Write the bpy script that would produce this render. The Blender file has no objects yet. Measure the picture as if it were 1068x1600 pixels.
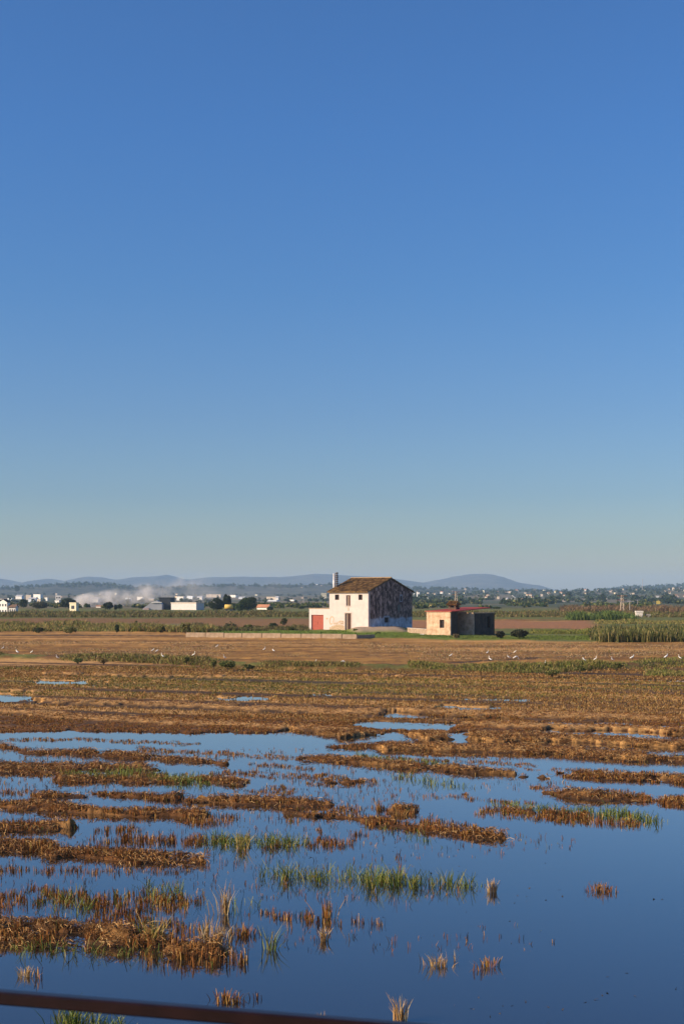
import bpy, math, random
import numpy as np
from math import radians as R, sin, cos, pi
from mathutils import Vector, Matrix

sc = bpy.context.scene
col = sc.collection
rng = np.random.default_rng(7)
random.seed(7)

# ------------------------------------------------------------------ camera, world, sun, exposure
F, CX, HY, CH = 2222.0, 534.0, 932.0, 5.0      # focal length in photo pixels, centre column, horizon row, eye height
cam_d = bpy.data.cameras.new('camera')
cam = bpy.data.objects.new('camera', cam_d); col.objects.link(cam)
cam.location = (0, 0, CH); cam.rotation_euler = (R(90), 0, 0)
cam_d.sensor_fit = 'VERTICAL'; cam_d.sensor_height = 36; cam_d.lens = 36 * F / 1600
cam_d.shift_y = (HY - 800) / 1600
cam_d.clip_start = .1; cam_d.clip_end = 20000
cam_d.dof.use_dof = True; cam_d.dof.focus_distance = 60; cam_d.dof.aperture_fstop = 8
sc.camera = cam

SUN_EL, SUN_AZ = 24.0, 254.0                     # degrees; azimuth clockwise from +Y
w = bpy.data.worlds.new('World'); sc.world = w; w.use_nodes = True
nt = w.node_tree; nt.nodes.clear()
out = nt.nodes.new('ShaderNodeOutputWorld'); bg = nt.nodes.new('ShaderNodeBackground')
sky = nt.nodes.new('ShaderNodeTexSky'); sky.sky_type = 'NISHITA'; sky.sun_disc = False
sky.sun_elevation = R(SUN_EL); sky.sun_rotation = R(SUN_AZ)
sky.air_density = 1.0; sky.dust_density = 1.0; sky.ozone_density = 2.0; sky.altitude = 0
bg.inputs['Strength'].default_value = .077
# clear deep-blue air: the sky's own colour filtered by height above the horizon, the same all round
gm = nt.nodes.new('ShaderNodeNewGeometry'); sx_ = nt.nodes.new('ShaderNodeSeparateXYZ'); rp_ = nt.nodes.new('ShaderNodeValToRGB'); mu = nt.nodes.new('ShaderNodeVectorMath'); mu.operation = 'MULTIPLY'
nt.links.new(gm.outputs['Incoming'], sx_.inputs[0]); ng = nt.nodes.new('ShaderNodeMath'); ng.operation = 'MULTIPLY'; ng.inputs[1].default_value = -1
nt.links.new(sx_.outputs['Z'], ng.inputs[0]); nt.links.new(ng.outputs[0], rp_.inputs['Fac'])
SKYF = [(0., (1.5, 1.33, 1.18)), (.035, (.90, 1.0, 1.13)), (.07, (.67, .85, 1.12)), (.125, (.57, .80, 1.14)), (.21, (.46, .80, 1.22)), (.31, (.43, .82, 1.32)), (1., (.49, .85, 1.30))]
while len(rp_.color_ramp.elements) < len(SKYF): rp_.color_ramp.elements.new(.5)
for e_, (p_, c_) in zip(rp_.color_ramp.elements, SKYF): e_.position = p_
for e_, (p_, c_) in zip(rp_.color_ramp.elements, SKYF): e_.position = p_; e_.color = (*c_, 1)
nt.links.new(sky.outputs[0], mu.inputs[0]); nt.links.new(rp_.outputs[0], mu.inputs[1])
nt.links.new(mu.outputs[0], bg.inputs['Color']); nt.links.new(bg.outputs[0], out.inputs['Surface'])

sd = bpy.data.lights.new('sun', 'SUN'); sd.energy = 5.0; sd.angle = R(.53); sd.color = (1, .78, .53)
sun = bpy.data.objects.new('sun', sd); col.objects.link(sun)
sv = Vector((sin(R(SUN_AZ)) * cos(R(SUN_EL)), cos(R(SUN_AZ)) * cos(R(SUN_EL)), sin(R(SUN_EL))))
sun.rotation_euler = sv.to_track_quat('Z', 'Y').to_euler(); sun.location = sv * 300
vs = sc.view_settings
vs.view_transform = 'Standard'; vs.look = 'None'; vs.gamma = 1; vs.use_curve_mapping = False; vs.exposure = 0.5
cy = sc.cycles
cy.max_bounces = 6; cy.diffuse_bounces = 3; cy.glossy_bounces = 3; cy.transmission_bounces = 3
cy.transparent_max_bounces = 8; cy.volume_bounces = 2; cy.volume_step_rate = 1.0; cy.volume_max_steps = 256

# ------------------------------------------------------------------ projection helpers (design-time: turn a photo position into a place)
def gd(py, z=0.): return (CH - z) * F / (py - HY)
def at(px, py, z=0.):
    d = gd(py, z); return Vector(((px - CX) / F * d, d, z))
def far(px, d, py=None, z=0.):
    return Vector(((px - CX) / F * d, d, z if py is None else CH + (HY - py) / F * d))
def zat(d, py): return CH + (HY - py) / F * d

# ------------------------------------------------------------------ noise
def _h(ix, iy, s):
    n = (ix.astype(np.int64) * 374761393 + iy.astype(np.int64) * 668265263 + s * 974711) & 0xffffffff
    n = ((n ^ (n >> 13)) * 1274126177) & 0xffffffff
    n = (n ^ (n >> 16)) & 0xffffff
    return n / float(0xffffff)
def vn(x, y, s=0):
    x = np.asarray(x, float); y = np.asarray(y, float)
    ix = np.floor(x); iy = np.floor(y); fx = x - ix; fy = y - iy
    fx = fx * fx * (3 - 2 * fx); fy = fy * fy * (3 - 2 * fy)
    a = _h(ix, iy, s); b = _h(ix + 1, iy, s); c = _h(ix, iy + 1, s); d = _h(ix + 1, iy + 1, s)
    return (a * (1 - fx) + b * fx) * (1 - fy) + (c * (1 - fx) + d * fx) * fy
def fbm(x, y, o=4, s=0):
    t = 0; a = .5; n = 0
    for i in range(o):
        t = t + a * vn(x, y, s + i * 17); n += a; a *= .5; x = np.asarray(x) * 2.03 + 11.3; y = np.asarray(y) * 2.03 + 5.7
    return t / n
def sst(a, b, x):
    t = np.clip((np.asarray(x, float) - a) / (b - a), 0, 1); return t * t * (3 - 2 * t)
def mix(a, b, t): return a + (b - a) * t

# ------------------------------------------------------------------ materials
MAT = {}
def _pr(name):
    m = bpy.data.materials.new(name); m.use_nodes = True; MAT[name] = m
    return m, m.node_tree, m.node_tree.nodes['Principled BSDF']
def node(nt, t, **kw):
    n = nt.nodes.new(t)
    for k, v in kw.items():
        if k in n.inputs.keys(): n.inputs[k].default_value = v
        else: setattr(n, k, v)
    return n
def mat(name, c, rough=.75, var=.15, scale=3., metal=0., bump=.2, c2=None, detail=6, dist=.02, stretch=(1, 1, 1), lo=.35, hi=.65):
    """plaster, paint, soil...: noise between two colours, a little bump"""
    if name in MAT: return MAT[name]
    m, nt, p = _pr(name)
    tc = node(nt, 'ShaderNodeTexCoord'); mp = node(nt, 'ShaderNodeMapping'); mp.inputs['Scale'].default_value = stretch
    nt.links.new(tc.outputs['Object'], mp.inputs['Vector'])
    n = node(nt, 'ShaderNodeTexNoise', Scale=scale, Detail=detail, Roughness=.65)
    nt.links.new(mp.outputs[0], n.inputs['Vector'])
    rp = node(nt, 'ShaderNodeValToRGB'); e = rp.color_ramp.elements
    e[0].position = lo; e[1].position = hi
    e[0].color = (*[x * (1 - var) for x in c], 1); e[1].color = (*(c2 or [min(1, x * (1 + var)) for x in c]), 1)
    nt.links.new(n.outputs['Fac'], rp.inputs['Fac']); nt.links.new(rp.outputs[0], p.inputs['Base Color'])
    p.inputs['Roughness'].default_value = rough; p.inputs['Metallic'].default_value = metal
    p.inputs['Specular IOR Level'].default_value = .3
    if bump:
        b = node(nt, 'ShaderNodeBump', Strength=bump, Distance=dist)
        nt.links.new(n.outputs['Fac'], b.inputs['Height']); nt.links.new(b.outputs[0], p.inputs['Normal'])
    return m
def attr_mat(name, rough=.7, trans=.0, fine=0., bump=0., bscale=8., spec=.2):
    """colour from the mesh's own per-point albedo"""
    if name in MAT: return MAT[name]
    m, nt, p = _pr(name)
    a = node(nt, 'ShaderNodeAttribute', attribute_name='col')
    src = a.outputs['Color']
    tc = node(nt, 'ShaderNodeTexCoord')
    if fine:
        n = node(nt, 'ShaderNodeTexNoise', Scale=bscale, Detail=8., Roughness=.7)
        nt.links.new(tc.outputs['Object'], n.inputs['Vector'])
        mr = node(nt, 'ShaderNodeMapRange'); mr.inputs[1].default_value = .3; mr.inputs[2].default_value = .7
        mr.inputs[3].default_value = 1 - fine; mr.inputs[4].default_value = 1 + fine
        nt.links.new(n.outputs['Fac'], mr.inputs[0])
        vm = node(nt, 'ShaderNodeVectorMath', operation='SCALE')
        nt.links.new(src, vm.inputs[0]); nt.links.new(mr.outputs[0], vm.inputs['Scale']); src = vm.outputs[0]
        if bump:
            b = node(nt, 'ShaderNodeBump', Strength=bump, Distance=.06)
            nt.links.new(n.outputs['Fac'], b.inputs['Height']); nt.links.new(b.outputs[0], p.inputs['Normal'])
    nt.links.new(src, p.inputs['Base Color'])
    p.inputs['Roughness'].default_value = rough; p.inputs['Specular IOR Level'].default_value = spec
    if trans:
        t = node(nt, 'ShaderNodeBsdfTranslucent'); mx = node(nt, 'ShaderNodeMixShader'); mx.inputs[0].default_value = trans
        nt.links.new(src, t.inputs['Color']); o = nt.nodes['Material Output']
        nt.links.new(p.outputs[0], mx.inputs[1]); nt.links.new(t.outputs[0], mx.inputs[2]); nt.links.new(mx.outputs[0], o.inputs['Surface'])
    return m

# ------------------------------------------------------------------ mesh helpers
def tag(o, label=None, cat=None, group=None, kind=None):
    if label: o['label'] = label
    if cat: o['category'] = cat
    if group: o['group'] = group
    if kind: o['kind'] = kind
    return o
def thing(name, label, cat, loc=(0, 0, 0), rz=0., group=None):
    o = bpy.data.objects.new(name, None); col.objects.link(o); o.empty_display_size = .3
    o.location = loc; o.rotation_euler = (0, 0, rz)
    return tag(o, label, cat, group)
class MB:
    def __init__(s): s.v = []; s.f = []; s.m = []; s.cur = 0
    def quad(s, *p):
        n = len(s.v); s.v += [tuple(q) for q in p]; s.f.append(tuple(range(n, n + len(p)))); s.m.append(s.cur); return s
    def box(s, x0, y0, z0, x1, y1, z1, b=0.):
        if b <= 0:
            n = len(s.v)
            s.v += [(x0, y0, z0), (x1, y0, z0), (x1, y1, z0), (x0, y1, z0), (x0, y0, z1), (x1, y0, z1), (x1, y1, z1), (x0, y1, z1)]
            for f in ((3, 2, 1, 0), (4, 5, 6, 7), (0, 1, 5, 4), (1, 2, 6, 5), (2, 3, 7, 6), (3, 0, 4, 7)):
                s.f.append(tuple(n + i for i in f)); s.m.append(s.cur)
        else:                                   # top edges chamfered
            n = len(s.v)
            s.v += [(x0, y0, z0), (x1, y0, z0), (x1, y1, z0), (x0, y1, z0), (x0, y0, z1 - b), (x1, y0, z1 - b), (x1, y1, z1 - b), (x0, y1, z1 - b),
                    (x0 + b, y0 + b, z1), (x1 - b, y0 + b, z1), (x1 - b, y1 - b, z1), (x0 + b, y1 - b, z1)]
            for f in ((3, 2, 1, 0), (8, 9, 10, 11), (0, 1, 5, 4), (1, 2, 6, 5), (2, 3, 7, 6), (3, 0, 4, 7), (4, 5, 9, 8), (5, 6, 10, 9), (6, 7, 11, 10), (7, 4, 8, 11)):
                s.f.append(tuple(n + i for i in f)); s.m.append(s.cur)
        return s
    def tube(s, pts, rad, n=8, caps=True, sq=1.):
        pts = [Vector(p) for p in pts]; rings = []
        if not hasattr(rad, '__len__'): rad = [rad] * len(pts)
        for i, p in enumerate(pts):
            t = (pts[min(i + 1, len(pts) - 1)] - pts[max(i - 1, 0)]).normalized()
            u = t.cross(Vector((0, 1, 0)) if abs(t.y) < .9 else Vector((1, 0, 0))).normalized(); w_ = t.cross(u)
            b = len(s.v); rings.append(b)
            for k in range(n):
                a = 2 * pi * k / n
                s.v.append(tuple(p + u * cos(a) * rad[i] * sq + w_ * sin(a) * rad[i]))
        for a, b in zip(rings, rings[1:]):
            for k in range(n):
                s.f.append((a + k, a + (k + 1) % n, b + (k + 1) % n, b + k)); s.m.append(s.cur)
        if caps:
            s.f.append(tuple(rings[0] + k for k in range(n))[::-1]); s.m.append(s.cur)
            s.f.append(tuple(rings[-1] + k for k in range(n))); s.m.append(s.cur)
        return s
    def build(s, name, m, parent=None, smooth=False, kind=None, loc=None):
        me = bpy.data.meshes.new(name); me.from_pydata(s.v, [], s.f)
        for mm in (m if isinstance(m, (list, tuple)) else [m]): me.materials.append(mm)
        me.polygons.foreach_set('material_index', s.m)
        if smooth: me.polygons.foreach_set('use_smooth', [True] * len(s.f))
        me.update()
        o = bpy.data.objects.new(name, me); col.objects.link(o)
        if parent: o.parent = parent
        if loc is not None: o.location = loc
        if kind: o['kind'] = kind
        return o
def np_mesh(name, V, faces, cols, m, parent=None, smooth=False):
    """faces: list of int arrays (n,k)"""
    me = bpy.data.meshes.new(name)
    me.vertices.add(len(V)); me.vertices.foreach_set('co', np.ascontiguousarray(V, dtype=np.float32).ravel())
    loops = np.concatenate([f.ravel() for f in faces]).astype(np.int32)
    tot = np.concatenate([np.full(len(f), f.shape[1], np.int32) for f in faces])
    st = np.concatenate([[0], np.cumsum(tot)[:-1]]).astype(np.int32)
    me.loops.add(len(loops)); me.loops.foreach_set('vertex_index', loops)
    me.polygons.add(len(tot)); me.polygons.foreach_set('loop_start', st)
    if smooth: me.polygons.foreach_set('use_smooth', np.ones(len(tot), bool))
    if cols is not None:
        a = me.color_attributes.new('col', 'FLOAT_COLOR', 'POINT')
        c4 = np.ones((len(V), 4), np.float32); c4[:, :3] = cols; a.data.foreach_set('color', c4.ravel())
    me.materials.append(m); me.update(calc_edges=True); me.validate()
    o = bpy.data.objects.new(name, me); col.objects.link(o)
    if parent: o.parent = parent
    return o
def blade_arrays(P, h, w, lean, c, ang=None, tipw=.15, droop=0.):
    n = len(P); ang = rng.uniform(0, pi, n) if ang is None else ang
    u = np.stack([np.cos(ang), np.sin(ang), np.zeros(n)], 1) * (w / 2)[:, None]
    mid = P.copy(); mid[:, :2] += lean * .35; mid[:, 2] += h * .55
    tip = P.copy(); tip[:, :2] += lean; tip[:, 2] += h * (1 - droop)
    V = np.stack([P - u, P + u, mid + u * .85, mid - u * .85, tip + u * tipw, tip - u * tipw], 1).reshape(-1, 3)
    b = np.arange(n)[:, None] * 6
    Fq = np.concatenate([b + np.array([[0, 1, 2, 3]]), b + np.array([[3, 2, 4, 5]])])
    return V, Fq, np.repeat(c, 6, 0)
def build_blades(name, parts, m, parent=None):
    V = []; Fs = []; C = []; o = 0
    for v, f, c in parts:
        V.append(v); Fs.append(f + o); C.append(c); o += len(v)
    return np_mesh(name, np.concatenate(V), [np.concatenate(Fs)], np.concatenate(C), m, parent)
def pick(cols, n, w=None, jit=.18):
    c = np.array(cols)[rng.choice(len(cols), n, p=w)]
    return c * (1 + rng.uniform(-jit, jit, (n, 1)))

M_GROUND = attr_mat('soil_and_mud', .85, fine=.45, bump=.7, bscale=5.)
M_BLADE = attr_mat('plant_blades', .6, trans=.12)
M_STRAW = attr_mat('dry_straw', .55, trans=.1)
M_LEAF = attr_mat('tree_leaves', .6, trans=.15)
M_TRUNK = mat('bark', (.10, .07, .05), scale=8)

# ------------------------------------------------------------------ layout of the flooded paddy, as strips of mud in place
RA = math.atan(.45); RU = (cos(RA), -sin(RA)); RW = (sin(RA), cos(RA))          # direction of the straw rows, and across them
LAND = [
 [(520,1164,6),(780,1171,7),(983,1183,6),(1150,1190,6)],
 [(-90,1161,3),(0,1163,2),(40,1172,3),(137,1175,7),(222,1181,6),(300,1187,4),(359,1192,2)],
 [(-90,1198,16),(60,1200,16),(118,1200,13)], [(150,1197,7),(240,1200,6)], [(100,1217,6),(220,1213,8)],
 [(202,1217,10),(290,1216,11),(374,1222,6)], [(480,1185,7),(540,1188,7),(640,1196,7),(740,1205,5),(850,1213,2)],
 [(66,1243,8),(150,1240,9),(293,1246,8)], [(298,1250,7),(400,1252,8),(505,1256,5)],
 [(-90,1258,13),(55,1258,11)], [(80,1262,12),(160,1268,11)], [(172,1271,9),(240,1271,11),(305,1273,8)],
 [(-90,1295,12),(50,1292,11),(110,1290,6)], [(-90,1322,14),(60,1321,12),(85,1324,7)],
 [(90,1334,11),(180,1338,14),(270,1340,13),(320,1346,4)],
 [(-120,1452,30),(60,1458,28),(150,1464,22),(200,1470,15)], [(225,1470,9),(250,1473,11)],[(270,1487,7),(345,1490,8)],
 [(450,1269,2),(540,1275,4),(600,1284,9),(680,1294,9),(740,1301,6),(785,1308,2)], [(610,1265,6),(641,1265,6)],
 [(850,1205,5),(940,1212,8),(1150,1222,9)], [(850,1238,3),(930,1244,8),(1005,1248,7)], [(1045,1251,12),(1150,1252,13)],
 [(790,1265,2),(880,1272,4),(980,1279,2)], [(505,1220,3),(565,1220,5)],
]
STUB = [
 [(217,1166,3),(303,1170,3),(455,1180,3)], [(349,1203,5),(440,1207,4),(540,1210,4)], [(374,1227,6),(445,1230,6)], [(500,1218,7),(572,1218,7)],
 [(0,1232,4),(70,1234,4)], [(308,1276,8),(349,1276,7)], [(157,1292,5),(202,1292,5)], [(152,1306,4),(300,1308,8),(400,1310,9),(530,1312,6)],
 [(-60,1352,6),(52,1352,5)], [(62,1354,4),(72,1354,4)], [(-60,1392,16),(80,1396,15),(152,1400,11)], [(165,1408,8),(210,1410,8)],
 [(225,1403,16),(282,1408,12)], [(294,1412,6),(304,1413,6)], [(388,1421,5),(397,1422,5)], [(80,1425,12),(200,1432,12),(300,1445,10)],
 [(365,1451,6),(391,1452,6)], [(255,1492,9),(372,1492,8)], [(337,1556,3),(367,1556,3)], [(391,1551,2),(399,1551,2)],
 [(420,1423,5),(482,1427,4)], [(502,1432,5),(520,1434,4)], [(548,1432,4),(580,1432,5)], [(388,1421,5),(404,1421,5)],
 [(680,1282,7),(735,1286,5)], [(675,1240,2),(725,1237,4)], [(740,1245,4),(830,1250,2)], [(835,1224,4),(990,1234,4)],
 [(765,1264,6),(1000,1281,5)], [(520,1258,8),(545,1260,7)], [(588,1260,4),(592,1260,4)], [(922,1386,3),(942,1386,4),(962,1389,1)],
 [(759,1507,3),(772,1508,2)], [(-60,1151,3),(120,1152,3),(300,1160,2)], [(560,1178,1.5),(830,1190,3)], [(640,1172,2),(760,1180,2)],
 [(60,1352,3),(290,1352,5)], [(500,1290,3),(560,1296,5)], [(455,1278,3),(530,1284,3)],[(30,1518,3),(56,1519,2)],[(505,1580,2),(580,1592,2)],
 [(820,1196,2),(1068,1206,2)],[(400,1190,2),(480,1196,2)],
]
WATER = [      # open water left between the rows further out
 [(62,1066,1.6),(128,1067,1.8)], [(130,1063,.8),(165,1064,.8)], [(150,1071,.8),(175,1072,.8)], [(-80,1090,3.5),(30,1091,3)], [(50,1096,1),(62,1097,1)],
 [(345,1092,1.4),(412,1093,1.6)], [(468,1085,.8),(520,1086,.8)], [(725,1093,1),(830,1095,1.2)], [(690,1104,1.6),(740,1108,1.8),(780,1107,1)],
 [(612,1117,2.5),(640,1119,2.5)], [(655,1121,1.2),(795,1126,1.4)], [(850,1130,1.2),(960,1131,1.2)], [(560,1131,2),(600,1134,4),(690,1136,4)],
 [(545,1155,2),(620,1150,3),(660,1158,2)], [(700,1131,1),(740,1133,1)], [(862,1143,2.5),(880,1147,2.5)], [(905,1147,2),(960,1148,3.5),(1030,1151,3.5)],
 [(705,1150,2),(720,1152,3)], [(-80,1148,4),(60,1151,4),(150,1155,3),(300,1161,4)], [(870,1165,4),(985,1172,4)], [(660,1166,1),(700,1167,1)],
 [(440,1144,1.5),(452,1146,1.5)], [(1050,1051,1.5),(1150,1051,2)], [(965,1063,.7),(1100,1064,.8)], [(500,1158,2),(545,1160,2)], [(740,1158,1.5),(800,1163,2)],
 [(950,1131,1),(1060,1137,1.5)], [(860,1160,1.5),(1068,1176,2.5)],
]
STRAWROW = [   # threshed straw left lying in long heaps
 [(60,1096,3),(250,1103,4),(400,1110,4),(540,1114,4),(640,1112,4),(750,1118,5),(940,1121,4),(1150,1127,3)],
 [(-80,1109,4),(50,1116,4),(190,1126,5),(400,1136,5),(540,1144,5)], [(645,1130,4),(825,1136,5),(1000,1142,5),(1150,1146,4)],
 [(540,1150,5),(675,1151,5),(862,1155,6),(1000,1163,5),(1150,1167,5)], [(600,1169,4),(825,1173,4),(1000,1184,4)],
 [(75,1053,1.2),(127,1054,1.2)], [(146,1056,1.2),(262,1058,1.3),(400,1060,1)], [(-50,1079,1),(60,1081,1)], [(570,1057,.8),(640,1058,.8)],
]
def caps(px, py, feats, sx=3.0):
    best = np.full(px.shape, -9.)
    for f in feats:
        ys = [q[1] for q in f]; th = max(q[2] for q in f)
        sel = (py > min(ys) - 4 * th - 3) & (py < max(ys) + 4 * th + 3)
        if not sel.any(): continue
        X = px[sel] / sx; Y = py[sel]; b = np.full(X.shape, -9.)
        segs = list(zip(f, f[1:])) or [(f[0], f[0])]
        for (x0, y0, t0), (x1, y1, t1) in segs:
            ax, ay = x0 / sx, y0; bx, by = x1 / sx, y1; L2 = (bx - ax) ** 2 + (by - ay) ** 2 + 1e-9
            t = np.clip(((X - ax) * (bx - ax) + (Y - ay) * (by - ay)) / L2, 0, 1)
            dd = np.hypot(X - ax - t * (bx - ax), Y - ay - t * (by - ay))
            b = np.maximum(b, 1 - dd / (t0 + (t1 - t0) * t))
        best[sel] = np.maximum(best[sel], b)
    return best
def pix(x, y): return CX + x / y * F, HY + CH * F / y
def warp(x, y):
    u = x * RU[0] + y * RU[1]; v = x * RW[0] + y * RW[1]
    A = 6. * y * y / (CH * F)
    wx = x + (fbm(u * .7, v * 1.2, 3, 3) - .5) * 30. / F * y
    wy = y + (fbm(u * .9, v * .9, 4, 9) - .5) * A + (fbm(u * 3, v * 3, 2, 19) - .5) * A * .4
    return wx, wy
BUNDL = [(-400,1027),(0,1030),(180,1033),(300,1038),(410,1044),(530,1047),(700,1048),(800,1050),(900,1047),(1000,1043),(1068,1038),(1500,1030)]
def bund_c(px): return np.interp(px, [p[0] for p in BUNDL], [p[1] for p in BUNDL])
def fields(x, y):
    """height and zone weights of the ground at world x, y (arrays)"""
    px, py = pix(x, y); wx, wy = warp(x, y); qx, qy = pix(wx, np.maximum(wy, 5))
    u = x * RU[0] + y * RU[1]; v = x * RW[0] + y * RW[1]
    s = caps(qx, qy - 2.0, LAND) - .34
    s = s - 1.1 * sst(.56, .66, fbm(u * .9, v * 2.2, 3, 301)) * sst(14, 18, y)
    farm = sst(1147, 1141, qy + (fbm(u * .3, v * .3, 3, 40) - .5) * 8)
    s = np.maximum(s, farm * 2.2 - 1.2)
    wv = caps(qx, qy, WATER)
    straw = np.clip(caps(qx, qy, STRAWROW) + .1, 0, 1)
    s = np.where(straw > .25, np.maximum(s, straw * .8), s)
    wv = wv + .65
    s = np.where(qy < 1180, np.minimum(s, np.where(wv > -1, -wv * 1.8, 1.)), s)
    straw = np.where(wv > -.2, 0, straw)
    near = py > bund_c(px)
    s = np.where(near, s, 1.)
    land = sst(-.1, .5, s)
    lump = np.abs(mix(fbm(x * 2.3, y * 2.3, 3, 60), fbm(x * 1.1, y * 1.0, 3, 61), sst(38, 70, y)) - .5) * 2
    lump2 = fbm(x * 5, y * 5, 2, 77)
    heap = np.where(py > 1145, sst(.1, .8, s) * sst(.35, .6, fbm(u * .35, v * .9, 3, 90)), 0)
    heap = np.maximum(heap, sst(.05, .6, straw))
    rough = (fbm(x * 9, y * 9, 3, 123) - .5) * sst(70, 25, y)
    z = mix(-.16, .03, sst(-.6, .25, s)) + land * (.03 * lump + .03 * (lump2 - .3) + .05 * rough) + heap * rough * .13 + heap * np.interp(y, [20, 45, 57, 64, 100], [.85, .45, .45, .95, .9]) * sst(-.1, .6, s) * np.minimum(.05 + .30 * (1 - lump) ** 1.5 * (.25 + .75 * lump2), np.interp(y, [40, 55], [.5, .12]))
    # beyond the bund: dry fields
    bc = bund_c(px); db = y - gd(bc)
    bund = np.exp(-(db / 1.6) ** 2) * (py > 1015)
    fld = sst(0, 2, db)
    z = mix(z, .17 + (.16 * (fbm(x * 1.3, y * .9, 4, 5) - .5) + .22 * (fbm(x * .04, y * .25, 3, 51) - .5)) * sst(400, 200, y), fld) + bund * (.28 + .15 * fbm(x * 1.2, y * 1.2, 3, 8))
    rut = np.exp(-((py - (1038 - (px - 705) * .0525)) / .8) ** 2) * (px > 680) + np.exp(-((py - 994.5 - .002 * px) / .8) ** 2) * (px < 290)
    z = z - rut * .14 * fbm(x * .6, y * .6, 2, 70)
    return z, s, land, heap, straw, bund, fld, rut, px, py, qx, qy

# ------------------------------------------------------------------ ground sheet
def hill_rise(x, d):
    px = CX + x / d * F
    top = np.interp(px, [-500, 0, 500, 800, 1068, 1500], [9, 9, 8, 14, 20, 20])
    return sst(1200, 3000, d) * top
C_MUD = np.array((.042, .024, .013)); C_STB = np.array((.150, .062, .018)); C_STR = np.array((.40, .22, .075))
C_FLD = np.array((.46, .24, .055)); C_FLD2 = np.array((.19, .088, .02)); C_GRN = np.array((.13, .135, .03)); C_LAWN = np.array((.17, .21, .025)); C_TAN = np.array((.42, .30, .19))
pys = np.concatenate([np.arange(1720, 1500, -2.2), np.arange(1500, 1044, -1.05), np.arange(1044, 950, -.8), np.arange(950, 941, -.5)])
ds = np.concatenate([gd(pys), np.geomspace(1300, 3300, 14)])
pxs = np.concatenate([np.linspace(-2600, -260, 26), np.linspace(-250, -30, 40), np.arange(-28, 1098, 2.2), np.linspace(1100, 1320, 40), np.linspace(1330, 3700, 26)])
G_D, G_P = np.meshgrid(ds, pxs, indexing='ij')
GX = (G_P - CX) / F * G_D; GY = G_D
z, s, land, heap, straw, bund, fld, rut, px, py, qx, qy = fields(GX, GY)
def zone(px, py, x0, x1, y0, y1, x, y, sx=14, sy=1.2, sd=0):
    n = (fbm(x * .15, y * .05, 3, sd) - .5)
    return sst(x0 - sx, x0 + sx, px + n * 40) * sst(x1 + sx, x1 - sx, px + n * 40) * sst(y0 - sy, y0 + sy, py + n * 5) * sst(y1 + sy, y1 - sy, py + n * 5)
def ground_colour(x, y, s, land, heap, straw, bund, fld, rut, px, py):
    n1 = fbm(x * .8, y * .8, 4, 21)[..., None]; n2 = fbm(x * 3, y * 3, 3, 31)[..., None]
    u = x * RU[0] + y * RU[1]; v = x * RW[0] + y * RW[1]
    rows = mix(fbm(u * .12, v * 1.6, 3, 15), fbm(u * .03, v * .55, 3, 16), sst(45, 60, y))[..., None]
    outer = sst(52, 62, y)[..., None]
    c = mix(C_MUD, C_STB, (land[..., None] * sst(.3, .7, n2 * .6 + rows * .4 + .1)))
    gr = sst(.42, .62, fbm(u * .05, v * .25, 3, 44))[..., None] * (sst(1095, 1080, py) * sst(1050, 1062, py))[..., None]
    c = mix(c, np.array((.19, .10, .03)), outer * .7)
    c = mix(c, np.array((.16, .13, .028)), gr * .6)
    c = mix(c, C_STR * 1.35, outer * sst(.53, .62, rows)); c = mix(c, C_MUD * 1.3, outer * sst(.44, .34, rows) * .8)
    c = mix(c, C_STR * (.75 + .5 * n2), np.clip(heap, 0, 1)[..., None] * sst(.35, .6, n1 * .5 + n2 * .5) * .9)
    c = mix(c, C_STR * 1.45 * (.6 + .8 * n2), sst(.2, .8, straw)[..., None] * .85)
    rows2 = (fbm(x * .02 + y * .004, y * .2, 4, 55) * .6 + fbm(x * .06, y * .7, 3, 56) * .4)[..., None]
    f = mix(C_FLD2, C_FLD, sst(.35, .65, rows2 * .65 + n1 * .35)); f = mix(f, C_STR * np.array((1.3, 1.25, 1.2)), sst(.52, .64, rows2) * .8)
    f = mix(f, C_MUD * 1.6, sst(.2, .8, rut)[..., None])
    def Z(a, b, c0, c1, **k): return zone(px, py, a, b, c0, c1, x, y, **k)[..., None]
    brown = np.array((.22, .115, .038))
    f = mix(f, C_GRN * (.8 + .5 * n1), Z(-3000, 4000, 940, 970)); f = mix(f, np.array((.16, .12, .05)), Z(-3000, 4000, 940, 952, sd=4) * .6)
    f = mix(f, brown, Z(-3000, 560, 967.5, 977)); f = mix(f, C_GRN, Z(-3000, 300, 977, 988)); f = mix(f, np.array((.2, .15, .07)), Z(-3000, 470, 975, 984, sd=6) * .5)
    f = mix(f, brown * 1.1, Z(300, 500, 971, 985)); f = mix(f, np.array((.32, .15, .06)), Z(600, 935, 972, 991)); f = mix(f, C_GRN, Z(300, 900, 984, 992))
    f = mix(f, C_LAWN, Z(330, 620, 986.5, 993)); f = mix(f, C_LAWN * .9, Z(575, 930, 991.5, 1001)); f = mix(f, C_GRN * 1.1, Z(830, 4000, 992, 1004)); f = mix(f, C_GRN, Z(930, 4000, 955, 992))
    f = mix(f, C_TAN, Z(552, 640, 984.5, 990.5, sx=6, sy=.8)); f = mix(f, brown * .6, Z(690, 790, 988, 997, sx=5) * .8)
    pt = sst(.45, .55, fbm(x * .012, y * .004, 4, 66))[..., None]
    f = mix(f, mix(np.array((.075, .085, .04)), np.array((.17, .135, .075)), pt), sst(520, 700, y)[..., None])
    c = mix(c, f, fld[..., None])
    c = mix(c, C_GRN * (.7 + .6 * n1), np.clip(bund * 1.3, 0, 1)[..., None] * sst(.3, .5, n1))
    return c
gc = ground_colour(GX, GY, s, land, heap, straw, bund, fld, rut, px, py)
GZ = z + hill_rise(GX, GY) + np.where(GY > 130, .5 * (zone(px, py, 552, 640, 983, 990.5, GX, GY, sx=14, sy=1.5)), 0)
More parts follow.
